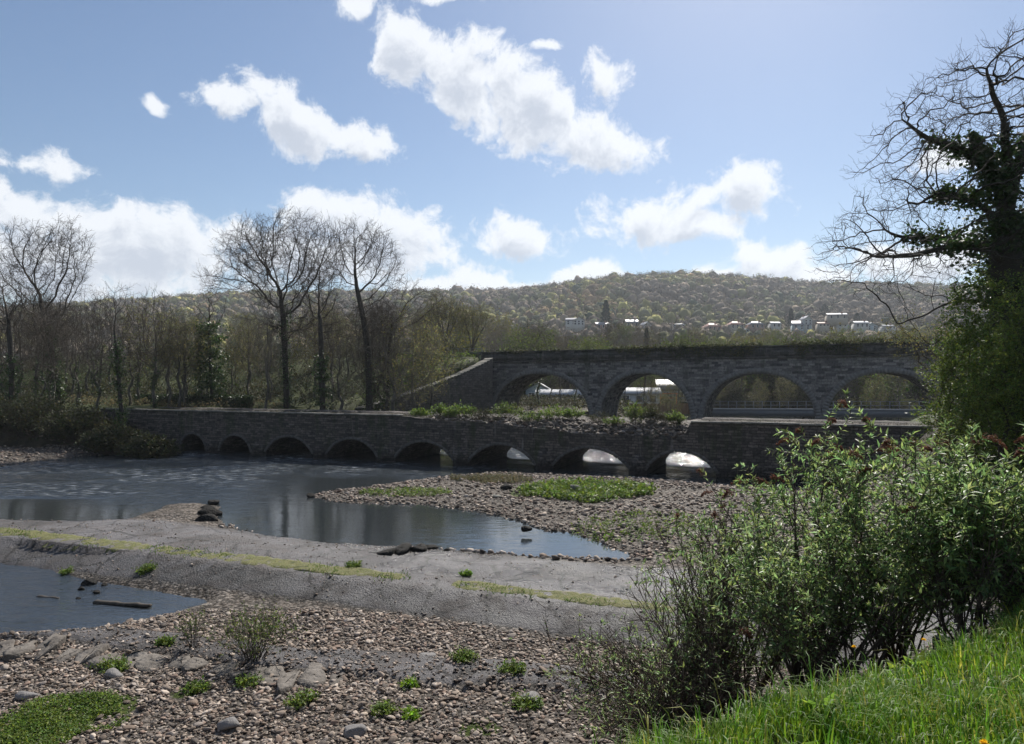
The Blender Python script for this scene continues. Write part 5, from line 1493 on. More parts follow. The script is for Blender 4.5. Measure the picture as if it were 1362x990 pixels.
# the two spindly yellow-green bushes on the shingle
for px, py, rx, h, ns, nl, lb in [(337, 880, 1.0, 1.15, 60, 1500, 'larger spindly yellow-green bush growing in the cobbles'), (257, 868, .4, .85, 16, 260, 'small wispy yellow-green bush left of the larger spindly one')]:
    p_ = PZ(px, py, -.28); shrub('spindly_bush', lb, 'bush', (p_[0], p_[1], gh(p_[0], p_[1]) - .03), rx, rx * .8, h, ns, nl, .075, M['twig_grey'], M['leaf_fresh'], 'spindly bushes on the shingle', tr=.008, side=2, asp=.3)

# ------------------------------------------------------------------ the ivy-clad tree on the right
Yt = 19.0; pxb = 1348
x = (pxb - 681) / FPX * Yt; bz = gh(x, Yt) - .2; k = Yt / FPX
def loc(px, py, dy=0.): return ((px - pxb) * k, dy, CZ - (py - HOR) * k - bz)
def inside(px, py, poly):
    c = False; j = len(poly) - 1
    for i in range(len(poly)):
        if (poly[i][1] > py) != (poly[j][1] > py) and px < (poly[j][0] - poly[i][0]) * (py - poly[i][1]) / (poly[j][1] - poly[i][1]) + poly[i][0]: c = not c
        j = i
    return c
OUT = [(1088, 345), (1100, 300), (1150, 262), (1172, 190), (1195, 150), (1215, 105), (1262, 82), (1300, 62), (1345, 42), (1420, 60), (1520, 120), (1580, 240), (1560, 380), (1450, 420), (1370, 300), (1330, 395), (1290, 390), (1240, 372), (1180, 392), (1120, 375)]
att = []
while len(att) < 3200:
    px, py = rng.uniform(1080, 1590), rng.uniform(30, 430)
    if inside(px, py, OUT): att.append(loc(px, py, rng.uniform(-1, 1) * np.interp(px, [1090, 1350], [1.4, 3.2])))
tr = stem([loc(1352, 620), loc(1345, 480), loc(1340, 380), loc(1338, 300)], 18, .02); tr[0][2] = 0
idx = lambda py: int(np.argmin(np.abs(tr[:, 2] - loc(0, py)[2])))
def limb(py0, pts): return (idx(py0), [tuple(q) for q in stem([loc(*q) for q in pts], int(len(pts) * 4), .05)])
forks = [limb(350, [(1300, 330, -.4), (1240, 335, -.8), (1190, 350, -1.0), (1150, 350, -1.1)]), limb(345, [(1285, 315, .5), (1220, 300, .9)]), limb(300, [(1290, 270, -.2), (1230, 265, -.6), (1200, 280, -.6)]),
         limb(300, [(1325, 240), (1300, 200, .2), (1250, 180, .5), (1215, 150, .6)]), limb(300, [(1340, 220), (1330, 160, -.3), (1300, 110, -.5)]), limb(300, [(1350, 230), (1390, 150, .4), (1420, 100, .4)]),
         limb(320, [(1400, 260, .3), (1470, 220, .5), (1520, 200, .6)]), limb(400, [(1290, 395, .6), (1240, 420, .8), (1215, 430, .8)])]
nodes, par = colonize(np.array(att), tr, step=.17, infl=1.3, kill=.27, iters=140, forks=forks, jit=.22, trop=(-.05, 0, .05))
tv, bv, tips = tree_mesh(nodes, par, .0075, 1, .36, .0050, thin=.02, tw2=1, up=.25, split=.10, ntr=len(tr), trad=.42, trunk_flare=1.2)
root = thing('ivy_clad_tree', (x, Yt, bz), 'big bare tree with thick dark ivy on its trunk at the right edge', 'tree')
mk('trunk', tv[0], tv[1], M['bark_dark'], root, smooth=True); mk('branches', bv[0], bv[1], M['bark_dark'], root)
n = 26000
py = 175 + 485 * rng.random(n) ** .75; r_ = np.interp(py, [175, 230, 300, 380, 460, 660], [6, 20, 34, 46, 60, 70]); cxp = np.interp(py, [175, 230, 300, 400, 660], [1292, 1318, 1335, 1340, 1348])
px = cxp + rng.normal(size=n) * r_ * .52
c = np.array([loc(a, b_, d_) for a, b_, d_ in zip(px, py, rng.normal(size=n) * r_ * k * .6)])
kk = vnoise(c[:, 0] * 1.2 + c[:, 1], c[:, 2] * 1.2, .7, 3, 170) > -.18; c = c[kk]
sel = np.where((nodes[:, 0] > loc(1230, 0)[0]) & (nodes[:, 0] < 1.0) & (nodes[:, 2] < loc(0, 180)[2]) & (skeleton_radii(nodes, par, .0055)[0] > .03))[0]
if len(sel): c = np.concatenate([c, nodes[rng.choice(sel, 6000)] + rng.normal(size=(6000, 3)) * .14])
v, q = leafquads(c, rng.uniform(.06, .13, len(c)), asp=.95, flat=1); mk('ivy', v, q, M['ivy'], root, attr={'tint': rtint(len(c), .5, 1.5)})

# leafing hawthorns in front of it
GH_ = 'fine-leaved hawthorns under the ivy-clad tree'
def thorn(px, Y, blobs, nleaf, label, n=900, m='leaf_fresh'):
    x = (px - 681) / FPX * Y; bz = gh(x, Y) - .1; kk_ = Y / FPX
    att = np.concatenate([ell_points(int(n * b[4]), ((b[0] - px) * kk_, 0, CZ - (b[1] - HOR) * kk_ - bz), (b[2] * kk_, b[2] * kk_ * .8, b[3] * kk_), .1) for b in blobs])
    nodes, par = colonize(att, [(0, 0, i * .25) for i in range(4)], step=.22, infl=2., kill=.3, jit=.3)
    tv, bv, tips = tree_mesh(nodes, par, .006, 2, .42, .004, thin=.03, tw2=1, up=.2, split=.06, ntr=4, trad=.12)
    root = thing('hawthorn', (x, Y, bz), label, 'tree', GH_)
    mk('trunk', tv[0], tv[1], M['bark_dark'], root, smooth=True); mk('branches', bv[0], bv[1], M['twig'], root)
    c = tips[rng.integers(0, len(tips), nleaf)] + rng.normal(size=(nleaf, 3)) * .05
    v, q = leafquads(c, rng.uniform(.6, 1.4, nleaf) * .05, asp=.6, flat=1); mk('foliage', v, q, M[m], root, attr={'tint': rtint(nleaf, .5, 1.5)})
    return root
thorn(1275, 17, [(1288, 500, 50, 70, 1), (1272, 565, 50, 60, .8), (1308, 420, 34, 50, .5)], 26000, 'leafing hawthorn with fresh green leaves left of the ivy-clad trunk', 1400)
thorn(1340, 15, [(1335, 560, 60, 80, 1), (1370, 480, 50, 90, .8)], 22000, 'darker hawthorn at the right edge in front of the ivy-clad trunk', 1300, 'leaf_fresh')
thorn(1245, 25, [(1245, 470, 36, 50, 1), (1205, 445, 36, 30, .5), (1255, 540, 34, 50, .5)], 2500, 'nearly bare brown hawthorn hiding the right end of the viaduct', 650, 'bud')

# ------------------------------------------------------------------ buddleia shrubs on the bank slope
M['bud_leaf'] = mat('buddleia_leaves', [(.07, .11, .035), (.12, .175, .055), (.19, .23, .11)], 2.2, rough=.45, bump=0, attr='tint', transl=.5, spec=.5)
M['bud_dead'] = mat('dry_flower_heads', [(.10, .045, .03), (.2, .09, .055)], 6, rough=.9, bump=0, attr='tint', transl=.2)
M['bud_stem'] = mat('buddleia_stems', [(.05, .036, .026), (.12, .09, .065)], 3, rough=.8, bump=.4, bscale=40, dist=.01)


def lance(c, d, nrm_, L_, w=.26):
    """folded lance-shaped leaves: 5 verts, 4 triangles"""
    n = len(c); L_ = L_.reshape(-1, 1); side = nrm(np.cross(d, nrm_)); up = np.cross(side, d)
    droop = -up * L_ * .16
    v = np.stack([c, c + d * L_ * .42 + side * L_ * w * .5 + up * L_ * .06, c + d * L_ + droop, c + d * L_ * .42 - side * L_ * w * .5 + up * L_ * .06, c + d * L_ * .45 - up * L_ * .02], 1).reshape(-1, 3)
    b0 = (np.arange(n) * 5)[:, None]
    t = np.concatenate([b0 + [0, 4, 1], b0 + [1, 4, 2], b0 + [2, 4, 3], b0 + [3, 4, 0]])
    return v, t


def buddleia(label, loc_, stems_, leaf=1.0, leafiness=1.0, heads=6, side_n=5, lean=(0, 0), name='buddleia_bush', group='buddleia bushes on the near bank', low_leaf=.6):
    """stems_: list of (dx, dy, height, bend) of tips relative to the base"""
    root = thing(name, loc_, label, 'bush', group)
    segs = []; LP, LD, LS_ = [], [], []; HP = []
    for (dx, dy, h, bend) in stems_:
        n = 12
        base = rng.normal(size=3) * (.14, .12, 0); mid = np.array([dx * .5 + bend * .2, dy * .5, h * .58]); tip = np.array([dx, dy, h])
        t = np.linspace(0, 1, n)[:, None]; p = (1 - t) ** 2 * base + 2 * t * (1 - t) * mid + t ** 2 * tip
        p[1:] += np.cumsum(rng.normal(size=(n - 1, 3)) * .022, 0)
        L0 = np.linalg.norm(np.diff(p, axis=0), axis=1).sum(); r0 = .006 + .0055 * L0
        rad = r0 * (1 - .8 * t[:, 0])
        for i in range(n - 1): segs.append((p[i], p[i + 1], rad[i], rad[i + 1]))
        shoots = [(p[-2], nrm(p[-1] - p[-2]), .30, 1)]
        for j in range(side_n + 5):
            u = rng.uniform(.25, .97); i = min(n - 2, int(u * (n - 1))); d = nrm(p[i + 1] - p[i])
            q = nrm(d * .8 + rng.normal(size=3) * .75 + (0, 0, .35)); shoots.append((p[i] + (p[i + 1] - p[i]) * rng.random(), q, rng.uniform(.25, .85) * (1.15 - u * .5), u))
        k = 0
        while k < len(shoots):
            s0_, d, ln, u = shoots[k]; k += 1
            m = max(3, int(ln / .062)); q = s0_; rr_ = .0055 + .005 * ln
            for i in range(m):
                q2 = q + d * ln / m; segs.append((q, q2, rr_ * (1 - .7 * i / m), rr_ * (1 - .7 * (i + 1) / m)))
                lf = leafiness if u > .45 else leafiness * low_leaf
                if (i > 0 or u > .6) and rng.random() < lf:
                    a = rng.uniform(0, np.pi); sv = nrm(np.cross(d, (math.cos(a), math.sin(a), .3)))
                    for sg in (1, -1):
                        LP.append(q2); LD.append(nrm(d * .7 + sv * sg * .9 + (0, 0, -.1))); LS_.append(rng.uniform(.06, .125) * leaf)
                if ln > .4 and rng.random() < .25: shoots.append((q2, nrm(d + rng.normal(size=3) * .6 + (0, 0, .2)), rng.uniform(.12, .3), u))
                q = q2; d = nrm(d + rng.normal(size=3) * .13 + (0, 0, .05))
            if rng.random() < lf * 1.1:          # rosette at the shoot tip
                for _ in range(int(rng.integers(5, 10))):
                    LP.append(q - d * .02 * rng.random()); LD.append(nrm(d * 1.0 + rng.normal(size=3) * .6)); LS_.append(rng.uniform(.05, .11) * leaf)
            HP.append((q, d, u))
    A, B, ra, rb = [np.array(z_) for z_ in zip(*segs)]
    v, q = tubes(A, B, ra, rb, 4); mk('stems', v, q, M['bud_stem'], root)
    LP, LD, LS_ = np.array(LP), np.array(LD), np.array(LS_)
    v, t = lance(LP, LD, nrm(rng.normal(size=LP.shape) * .45 + (0, 0, 1)), LS_)
    mk('leaves', v, t, M['bud_leaf'], root, attr={'tint': rtint(len(LP), .5, 1.9, .22, 5)})
    HP = sorted(HP, key=lambda z_: -z_[0][2]); nh = min(heads, len(HP))
    for q, d, u in [HP[i] for i in sorted(rng.choice(min(len(HP), heads * 4), nh, replace=False))] if nh else []:
        n = 260; t = rng.random(n) ** .8; ln = rng.uniform(.16, .3); dd = nrm(np.array([d[0] * 1.3 + rng.normal() * .5, d[1] * .8, .55]))
        c = q + dd * ln * t[:, None] + np.array([0, 0, -1]) * (ln * .75 * t ** 2)[:, None] + rng.normal(size=(n, 3)) * (.026 * (1.1 - t))[:, None]
        v, qd = leafquads(c, rng.uniform(.012, .026, n), asp=.8, flat=1); mk('dry_flower_head', v, qd, M['bud_dead'], root, attr={'tint': rtint(n)})
    return root


def fan(n, x0, x1, y0, y1, h0, h1, hx=None):
    out = []
    for i in range(n):
        dx = rng.uniform(x0, x1); h = rng.uniform(h0, h1)
        if hx is not None: h = np.interp(dx, *hx) * rng.uniform(.62, 1.05)
        out.append((dx, rng.uniform(y0, y1), h, rng.uniform(-.3, .3) - .2 * np.sign(dx)))
    return out


def at_px(px, Y, dz=0): x = (px - 681) / FPX * Y; return (x, Y, gh(x, Y) + dz)
buddleia('big central buddleia bush with dry brown flower heads and the tallest leafy shoots', at_px(1075, 9.2, -.1), fan(32, -1.9, 1.7, -1.4, 1.6, 0, 0, ([-1.9, -1.2, 0, .6, 1.2, 1.7], [2.5, 2.8, 3.05, 3.35, 3.1, 2.8])) + [(.35, .2, 3.65, .1), (-.1, .4, 3.4, 0), (.75, .1, 3.6, .1), (.55, .5, 3.35, .1)], heads=18, leafiness=.9)
buddleia('left-leaning buddleia bush, mostly bare arching stems over the shingle', at_px(960, 9.6, -.1), fan(46, -2.2, .5, -1.0, 1.2, 0, 0, ([-2.2, -1.4, -.6, .5], [1.0, 1.7, 2.8, 3.0])) + fan(34, -2.3, -.4, -.6, .9, .2, 1.5), leafiness=.2, heads=3, side_n=7, leaf=.75)
buddleia('buddleia bush on the left shoulder of the thicket with fresh pale tips', at_px(985, 10.6, -.1), fan(32, -1.3, 1.4, -1.0, 1.2, 0, 0, ([-1.3, 0, 1.4], [2.9, 3.5, 3.4])), leafiness=.6, heads=4)
buddleia('buddleia bush right of the centre of the thicket under the hawthorn', at_px(1190, 8.8, -.1), fan(30, -1.6, 1.5, -1.0, 1.2, 0, 0, ([-1.6, 0, 1.5], [2.7, 2.95, 2.7])), leafiness=1.0, heads=14)
buddleia('open buddleia bush at the far left of the thicket overlooking the pond', at_px(925, 11.5, -.1), fan(18, -1.1, 1.3, -1.0, 1.2, 0, 0, ([-1.1, 0, 1.3], [2.6, 3.6, 3.9])), leafiness=.5, heads=3)
buddleia('silvery-leaved upright bush with a thin bare stem near the right edge', at_px(1290, 7.2, -.1), fan(22, -.7, .7, -.3, .6, 0, 0, ([-.7, 0, .7], [1.5, 1.95, 1.6])), leafiness=1.0, heads=2, leaf=1.0)
buddleia('leafy bush cut by the right edge of the picture above the grass', at_px(1368, 7.4, -.1), fan(26, -.9, .7, -.5, .8, 0, 0, ([-.9, .7], [1.4, 1.75])), leafiness=1.0, heads=2, leaf=1.05)
buddleia('low dark bush filling the gap above the grass in the middle of the bank', at_px(1130, 7.6, -.1), fan(30, -1.5, 1.3, -.4, .8, 0, 0, ([-1.5, 1.3], [1.3, 1.8])), leafiness=.8, heads=1, leaf=.85)
buddleia('low twiggy bush at the bottom left of the thicket beside the grass', at_px(905, 8.3, -.1), fan(20, -1.1, .8, -.5, .8, 0, 0, ([-1.1, .8], [.7, 1.5])), leafiness=.2, heads=1, leaf=.7, side_n=7)

# ------------------------------------------------------------------ grass on the near bank
n = 190000
x = rng.uniform(-.3, 8.5, n); y = 2.2 + rng.random(n) ** 1.3 * 7.5
k = (x > .08 * y) & (x < .80 * y + .3) & (bank_d(x, y) < .35) & (bank_d(x, y) > -4); x, y = x[k], y[k]
k = rng.random(len(x)) < np.clip(.55 + vnoise(x, y, .5, 3, 180), .12, 1) * np.interp(y, [2, 4, 9], [1, .9, .7]); x, y = x[k], y[k]
m = len(x); z = ground_h(x, y) - .01
h = np.clip(.13 + .13 * vnoise(x, y, .45, 3, 181) + rng.exponential(.045, m), .04, .45) * np.interp(bank_d(x, y), [-4, -.4, .5], [.85, 1, .9])
az = rng.uniform(0, 2 * np.pi, m) * .5 + vnoise(x, y, .9, 2, 182) * 2.5; ln = rng.uniform(.2, .9, m)
dh = np.stack([np.cos(az), np.sin(az), 0 * az], 1); sd = np.stack([-np.sin(az), np.cos(az), 0 * az], 1)
w = rng.uniform(.0022, .0055, m)[:, None]
b0 = np.stack([x, y, z], 1); b1 = b0 + dh * (h * ln * .22)[:, None] + np.array([0, 0, 1]) * (h * .5)[:, None]; b2 = b0 + dh * (h * ln * .62)[:, None] + np.array([0, 0, 1]) * (h * .85)[:, None]; b3 = b0 + dh * (h * ln * 1.05)[:, None] + np.array([0, 0, 1]) * (h * (1.05 - .35 * ln))[:, None]
v = np.stack([b0 - sd * w, b0 + sd * w, b1 - sd * w, b1 + sd * w, b2 - sd * w * .7, b2 + sd * w * .7, b3], 1).reshape(-1, 3)
o = (np.arange(m) * 7)[:, None]
tt = rng.uniform(.6, 1.45, m); ye = rng.uniform(-.3, .2, m); dry = (rng.random(m) < .09 + .12 * (vnoise(x, y, .5, 2, 183) > .35)); col = np.stack([tt * (1 + ye), tt, tt * (1 - ye)], 1); col[dry] = np.array([2.6, 1.5, 3.2]) * tt[dry][:, None]
props(mk('bank_grass', v, [np.concatenate([o + [0, 1, 3, 2], o + [2, 3, 5, 4]]), o + [4, 5, 6]], M['greengrass'], attr={'tint': np.repeat(col, 7, 0)}), 'lush sunlit spring grass on the near bank at the bottom right', 'grass', kind='stuff')


def broadleaf(px, Y, nl, L_, label, group='broad-leaved weeds in the bank grass'):
    x = (px - 681) / FPX * Y; z = gh(x, Y); root = thing('broadleaf_weed', (x, Y, z), label, 'weed', group)
    a = rng.uniform(0, 2 * np.pi, nl); d = nrm(np.stack([np.cos(a), np.sin(a), rng.uniform(.7, 2.2, nl)], 1)); s = rng.uniform(.05, .5, nl)[:, None]
    c = np.array([0, 0, .10]) + d * s * L_ * 1.5
    v, t = lance(c, nrm(d + (0, 0, -.25)), nrm(rng.normal(size=(nl, 3)) * .5 + (0, 0, 1)), rng.uniform(.6, 1.1, nl) * L_, .5)
    mk('leaves', v, t, M['weed_bright'], root, attr={'tint': rtint(nl, .7, 1.3, .15, 5)})
    v, q = tubes(np.zeros((nl, 3)), c, .003, .002, 3); mk('stalks', v, q, M['weed_bright'], root, attr={'tint': rtint(len(v), rep=1)})
M['weed_bright'] = mat('broad_weed_leaves', [(.10, .17, .02), (.18, .25, .035)], 4, rough=.5, bump=0, attr='tint', transl=.5)
for px, Y, nl, L_, lb in [(1085, 4.3, 22, .085, 'clump of broad bright leaves left of centre in the bank grass'), (1060, 3.8, 16, .06, 'smaller broad-leaved clump at the left of the bank grass'), (1218, 5.3, 12, .08, 'pale broad leaves standing up near the dandelion in the grass'),
                          (1196, 5.2, 9, .06, 'small yellow-green broad leaves beside the pale ones'), (1170, 3.4, 18, .06, 'low broad-leaved rosette near the bottom edge of the grass'), (1030, 3.35, 14, .05, 'low rosette at the bottom left corner of the grass'), (1290, 4.2, 14, .06, 'broad-leaved clump in the right part of the grass')]:
    broadleaf(px, Y, nl, L_ * 1.5, lb)


def dandelion(px, py, Y, label):
    x = (px - 681) / FPX * Y; z = CZ - (py - HOR) / FPX * Y; g = gh(x, Y); z = min(max(z, g + .06), g + .42)
    root = thing('dandelion', (x, Y, g - .02), label, 'flower', 'dandelions in the bank grass'); H = z - g
    v, q = tubes(np.array([[0, 0, 0.], [.01, 0, H * .5]]), np.array([[.01, 0, H * .5], [0, 0, H]]), .0025, .002, 5); mk('stalk', v, q, M['weed_bright'], root, attr={'tint': rtint(len(v), rep=1)})
    n = 70; a = rng.uniform(0, 2 * np.pi, n); e = rng.uniform(.1, 1.3, n); d = np.stack([np.cos(a) * np.cos(e), np.sin(a) * np.cos(e), np.sin(e)], 1)
    v, q = leafquads(np.tile([0, 0, H], (n, 1)) + d * .003, np.full(n, .021), up=d * 6, asp=.3); mk('flower_head', v, q, M['dandelion'], root)
M['dandelion'] = mat('dandelion_petals', [(.75, .42, .01), (.85, .6, .03)], 30, rough=.6, bump=0, transl=.3)
dandelion(1136, 842, 6.0, 'yellow dandelion at the foot of the bushes, left of the dark stump')
dandelion(1229, 849, 5.9, 'yellow dandelion just left of the dark stump')
dandelion(1309, 984, 3.3, 'yellow dandelion at the bottom edge of the picture')
# stump
st = at_px(1254, 6.3, -.05); root = thing('tree_stump', st, 'short dark cut stump standing in the grass under the bushes', 'stump')
a = np.linspace(0, 2 * np.pi, 12, endpoint=False); rows = []
for j, (z_, r_) in enumerate([(0, .105), (.08, .088), (.2, .08), (.30, .083), (.31, .07)]): rows += [(math.cos(b_) * r_ * rng.uniform(.9, 1.1), math.sin(b_) * r_ * rng.uniform(.9, 1.1), z_) for b_ in a]
q = [(j * 12 + i, j * 12 + (i + 1) % 12, (j + 1) * 12 + (i + 1) % 12, (j + 1) * 12 + i) for j in range(4) for i in range(12)]
mk('bark', rows, np.array(q), M['rock'], root); mk('cut_top', [rows[48 + i] for i in range(12)] + [(0, 0, .315)], np.array([(i, (i + 1) % 12, 12) for i in range(12)]), M['wood'], root)

# ------------------------------------------------------------------ buildings
def plain(name, c, rough=.8, bump=.1, scale=2): return mat(name, [tuple(q * .82 for q in c), c], scale, rough=rough, bump=bump, dist=.01)
M['render_white'] = plain('white_render', (.5, .5, .48)); M['render_cream'] = plain('cream_render', (.4, .36, .3)); M['render_blue'] = plain('pale_blue_render', (.36, .42, .44)); M['render_pink'] = plain('pink_brick', (.3, .2, .165))
M['slate'] = plain('slate_roof', (.20, .20, .22), .45); M['tile'] = plain('red_tile_roof', (.40, .22, .17), .6); M['pale_roof'] = plain('pale_metal_roof', (.40, .41, .43), .6)
M['window'] = mat('window_glass', [(.03, .035, .045), (.05, .055, .065)], 2, rough=.12, bump=0, spec=.6); M['frame'] = plain('white_frame', (.75, .75, .74)); M['brick'] = plain('brick_chimney', (.3, .17, .12))
M['orange'] = plain('orange_panel', (.55, .17, .07)); M['steel'] = plain('grey_steel', (.16, .18, .2), .5); M['teal'] = plain('teal_panel', (.15, .42, .42)); M['hoard'] = plain('brown_boarding', (.17, .105, .06), .9)


def house(px, py, Y, w, d, h, roof_h, mw, mr, label, rz=0., hip=False, name='house', group='houses of the village on the far hillside', chim=1, gable_front=False, nwin=3, floors=2, z=None):
    x = (px - 681) / FPX * Y; zb = CZ - (py - HOR + rng.uniform(-3, 2.5) * (Y > 300)) / FPX * Y if z is None else z
    if Y > 300: h *= .75; roof_h *= .85; w *= .8
    root = thing(name, (x, Y, zb), label, 'house', group, rz + (math.pi / 2 if gable_front else 0))
    if gable_front: w, d = d, w
    mb = MB(); mb.box((-w / 2, -d / 2, -4), (w / 2, d / 2, h))
    if not hip:
        for sx in (-1, 1):
            mb.add([(sx * w / 2, -d / 2, h), (sx * w / 2, d / 2, h), (sx * w / 2, 0, h + roof_h)], None, [(0, 1, 2)])
    mb.done('wall', mw, root)
    e = .35; mb = MB(); hx = w / 2 + e; hy = d / 2 + e; rx_ = (w / 2 - d * .35) if hip else hx; zz = h - e * roof_h / (d / 2)
    A_ = [(-hx, -hy, zz), (hx, -hy, zz), (rx_, 0, h + roof_h), (-rx_, 0, h + roof_h), (-hx, hy, zz), (hx, hy, zz)]
    B_ = [(a_[0], a_[1], a_[2] + .22) for a_ in A_]
    mb.add(A_ + B_, [(0, 1, 2, 3), (5, 4, 3, 2), (6, 9, 8, 7), (11, 8, 9, 10), (0, 6, 7, 1), (5, 11, 10, 4)], None)
    if hip: mb.add(B_, None, [(0, 3, 4), (1, 5, 2)])
    ro = mb.done('roof', mr, root)
    if chim:
        mb = MB(); cx = w * .3; mb.box((cx - .4, -.3, h + roof_h * .5), (cx + .4, .3, h + roof_h + 1.1)); mb.done('chimney', M['brick'], ro)
    if gable_front: faces = [(-w / 2 - .02, None)]
    for fl in range(floors):
        for i in range(nwin):
            zc = h * (fl + .55) / floors
            mb = MB()
            if gable_front:
                yy = -d / 2 + d * (i + .5) / nwin
                mb.box((-w / 2 - .06, yy - .6, zc - .6), (-w / 2 + .05, yy + .6, zc + .6)); g = mb.done('window', M['frame'], root)
                mb = MB(); mb.box((-w / 2 - .09, yy - .5, zc - .5), (-w / 2 - .05, yy + .5, zc + .5)); mb.done('pane', M['window'], g)
            else:
                xx = -w / 2 + w * (i + .5) / nwin
                mb.box((xx - .6, -d / 2 - .06, zc - .6), (xx + .6, -d / 2 + .05, zc + .6)); g = mb.done('window', M['frame'], root)
                mb = MB(); mb.box((xx - .5, -d / 2 - .09, zc - .5), (xx + .5, -d / 2 - .05, zc + .5)); mb.done('pane', M['window'], g)
    return root


HY = 430
for a_ in [
    (769, 435, 8.5, 7, 3.6, 2.4, 'render_white', 'slate', 'white house with a gable facing the river, leftmost of the village', dict(gable_front=True)),
    (760, 433, 8, 6, 3.2, 2.0, 'render_white', 'slate', 'white wing beside the leftmost gabled house', dict(nwin=2, chim=0)),
    (800, 437, 10, 7, 2.2, 2.0, 'render_pink', 'slate', 'low slate-roofed house left of the tall dark conifer', {}),
    (840, 437, 9, 7, 2.6, 2.4, 'render_cream', 'slate', 'slate-roofed house with pale gable right of the tall dark conifer', {}),
    (858, 438, 7, 8, 2.6, 2.8, 'render_white', 'slate', 'small white gable-fronted house right of the slate-roofed one', dict(gable_front=True, nwin=2)),
    (880, 444, 13, 7, 2.2, 1.4, 'render_cream', 'pale_roof', 'low house with a long pale roof below the white box house', dict(hip=True, floors=1)),
    (903, 438, 9.5, 7, 3.4, .9, 'render_cream', 'pale_roof', 'box-shaped house with a bright flat-looking white roof', dict(hip=True, chim=0)),
    (946, 438, 11, 8, 2.6, 2.6, 'render_pink', 'tile', 'house with a pinkish hipped roof and white eaves', dict(hip=True)),
    (977, 440, 11, 8, 3.0, 2.3, 'render_cream', 'tile', 'house with a red-edged hipped roof right of the pink one', dict(hip=True)),
    (994, 441, 6, 6, 2.0, .6, 'render_blue', 'pale_roof', 'low pale blue outbuilding at the corner of the red-roofed house', dict(floors=1, nwin=2, chim=0)),
    (1004, 437, 11, 7, 2.6, 2.2, 'render_pink', 'slate', 'dull brown house between the red roofs and the small white roof', dict(hip=True)),
    (1030, 434, 7, 6, 2.2, 1.4, 'render_white', 'pale_roof', 'small house with a gleaming white roof in the village middle', dict(chim=0, nwin=2)),
    (1065, 438, 13, 8, 3.6, 3.0, 'render_blue', 'slate', 'large pale blue-white house with a broad gable', dict(gable_front=False)),
    (1071, 435, 6, 9, 4.2, 2.6, 'render_white', 'slate', 'white gabled front wing of the large pale blue house', dict(gable_front=True, nwin=2)),
    (1094, 436, 8, 6, 2.2, 1.2, 'render_cream', 'tile', 'little low house with a reddish roof right of the large blue one', dict(floors=1)),
    (1112, 425, 14, 7, 2.4, 1.6, 'render_cream', 'slate', 'long grey house standing higher up the hillside', {}),
    (1118, 436, 8, 6, 2.4, 1.8, 'render_white', 'slate', 'small white house below the long grey one', dict(nwin=2)),
    (1144, 438, 10, 7, 2.6, 1.8, 'render_white', 'pale_roof', 'white-roofed house near the right end of the village', {}),
    (1157, 439, 8, 7, 3.2, 2.2, 'render_blue', 'slate', 'bluish gabled house near the right end of the village', dict(gable_front=True, nwin=2)),
    (1180, 437, 9, 6, 2.0, 1.0, 'render_white', 'pale_roof', 'rightmost low white-roofed house of the village', dict(floors=1)),
    (862, 447, 9, 6, 2.2, 1.8, 'render_cream', 'slate', 'pale gabled house lower down among trees above the viaduct parapet', {})]:
    px, py, w, d, h, rh, mw, mr, lb, kw = a_
    Y = HY; house(px, py, Y, w, d, h, rh, M[mw], M[mr], lb, rz=rng.uniform(-.25, .25), **kw)

# industrial yard seen through the viaduct arches
for a_ in [
    (747, 537, 124, 8.5, 6, 1.6, .7, 'render_white', 'pale_roof', 'long low white building seen through the left viaduct arch', dict(floors=1, nwin=4, chim=0)),
    (716, 535, 136, 4.5, 5, 2.4, 1.3, 'render_blue', 'pale_roof', 'pale blue gabled building seen through the left viaduct arch', dict(gable_front=True, floors=1, nwin=2, chim=0)),
    (840, 538, 122, 9, 6, 1.9, .8, 'render_white', 'pale_roof', 'white-roofed shed seen through the second viaduct arch', dict(floors=1, nwin=4, chim=0)),
    (902, 534, 135, 8, 6, 2.4, 1.6, 'render_cream', 'slate', 'grey ridged building at the right side of the second viaduct arch', dict(floors=1, nwin=3, chim=0))]:
    px, py, Y, w, d, h, rh, mw, mr, lb, kw = a_
    house(px, py, Y, w, d, h, rh, M[mw], M[mr], lb, name='shed', group='sheds of the yard behind the viaduct', rz=-.1, **kw)
fr = thing('boarded_fence', (0, 0, 0), 'long brown boarded fence running behind the viaduct arches', 'fence')
pa, pb = P(668, 537, 112), P(925, 537, 108)
for i in range(26):
    a, b_ = pa + (pb - pa) * i / 26, pa + (pb - pa) * (i + .97) / 26
    mb = MB(); mb.add([(a[0], a[1], .8), (b_[0], b_[1], .8), (b_[0], b_[1], b_[2]), (a[0], a[1], a[2]), (a[0], a[1] + .08, .8), (b_[0], b_[1] + .08, .8), (b_[0], b_[1] + .08, b_[2]), (a[0], a[1] + .08, a[2])],
        [(0, 1, 2, 3), (5, 4, 7, 6), (3, 2, 6, 7), (0, 3, 7, 4), (1, 5, 6, 2)]); mb.done('board_panel', M['hoard'], fr)
def digger(px, Y, label, s=1):
    p_ = at_px(px, Y); z = P(px, 537, Y)[2]; r_ = thing('orange_gantry', (p_[0], Y, z - .3), label, 'gantry', 'orange frames in the yard behind the viaduct')
    for k_, (a, b_) in enumerate([((-1.6 * s, -.1, -2), (-1.45 * s, .1, 1.9)), ((1.45 * s, -.1, -2), (1.6 * s, .1, 1.9))]): mb = MB(); mb.box(a, b_); mb.done('upright', M['orange'], r_)
    mb = MB(); mb.box((-1.75 * s, -.13, 1.9), (1.75 * s, .13, 2.1)); mb.done('top_rail', M['orange'], r_); mb = MB(); mb.box((-1.45 * s, -.05, 1.2), (1.45 * s, .05, 1.3)); mb.done('brace', M['orange'], r_)
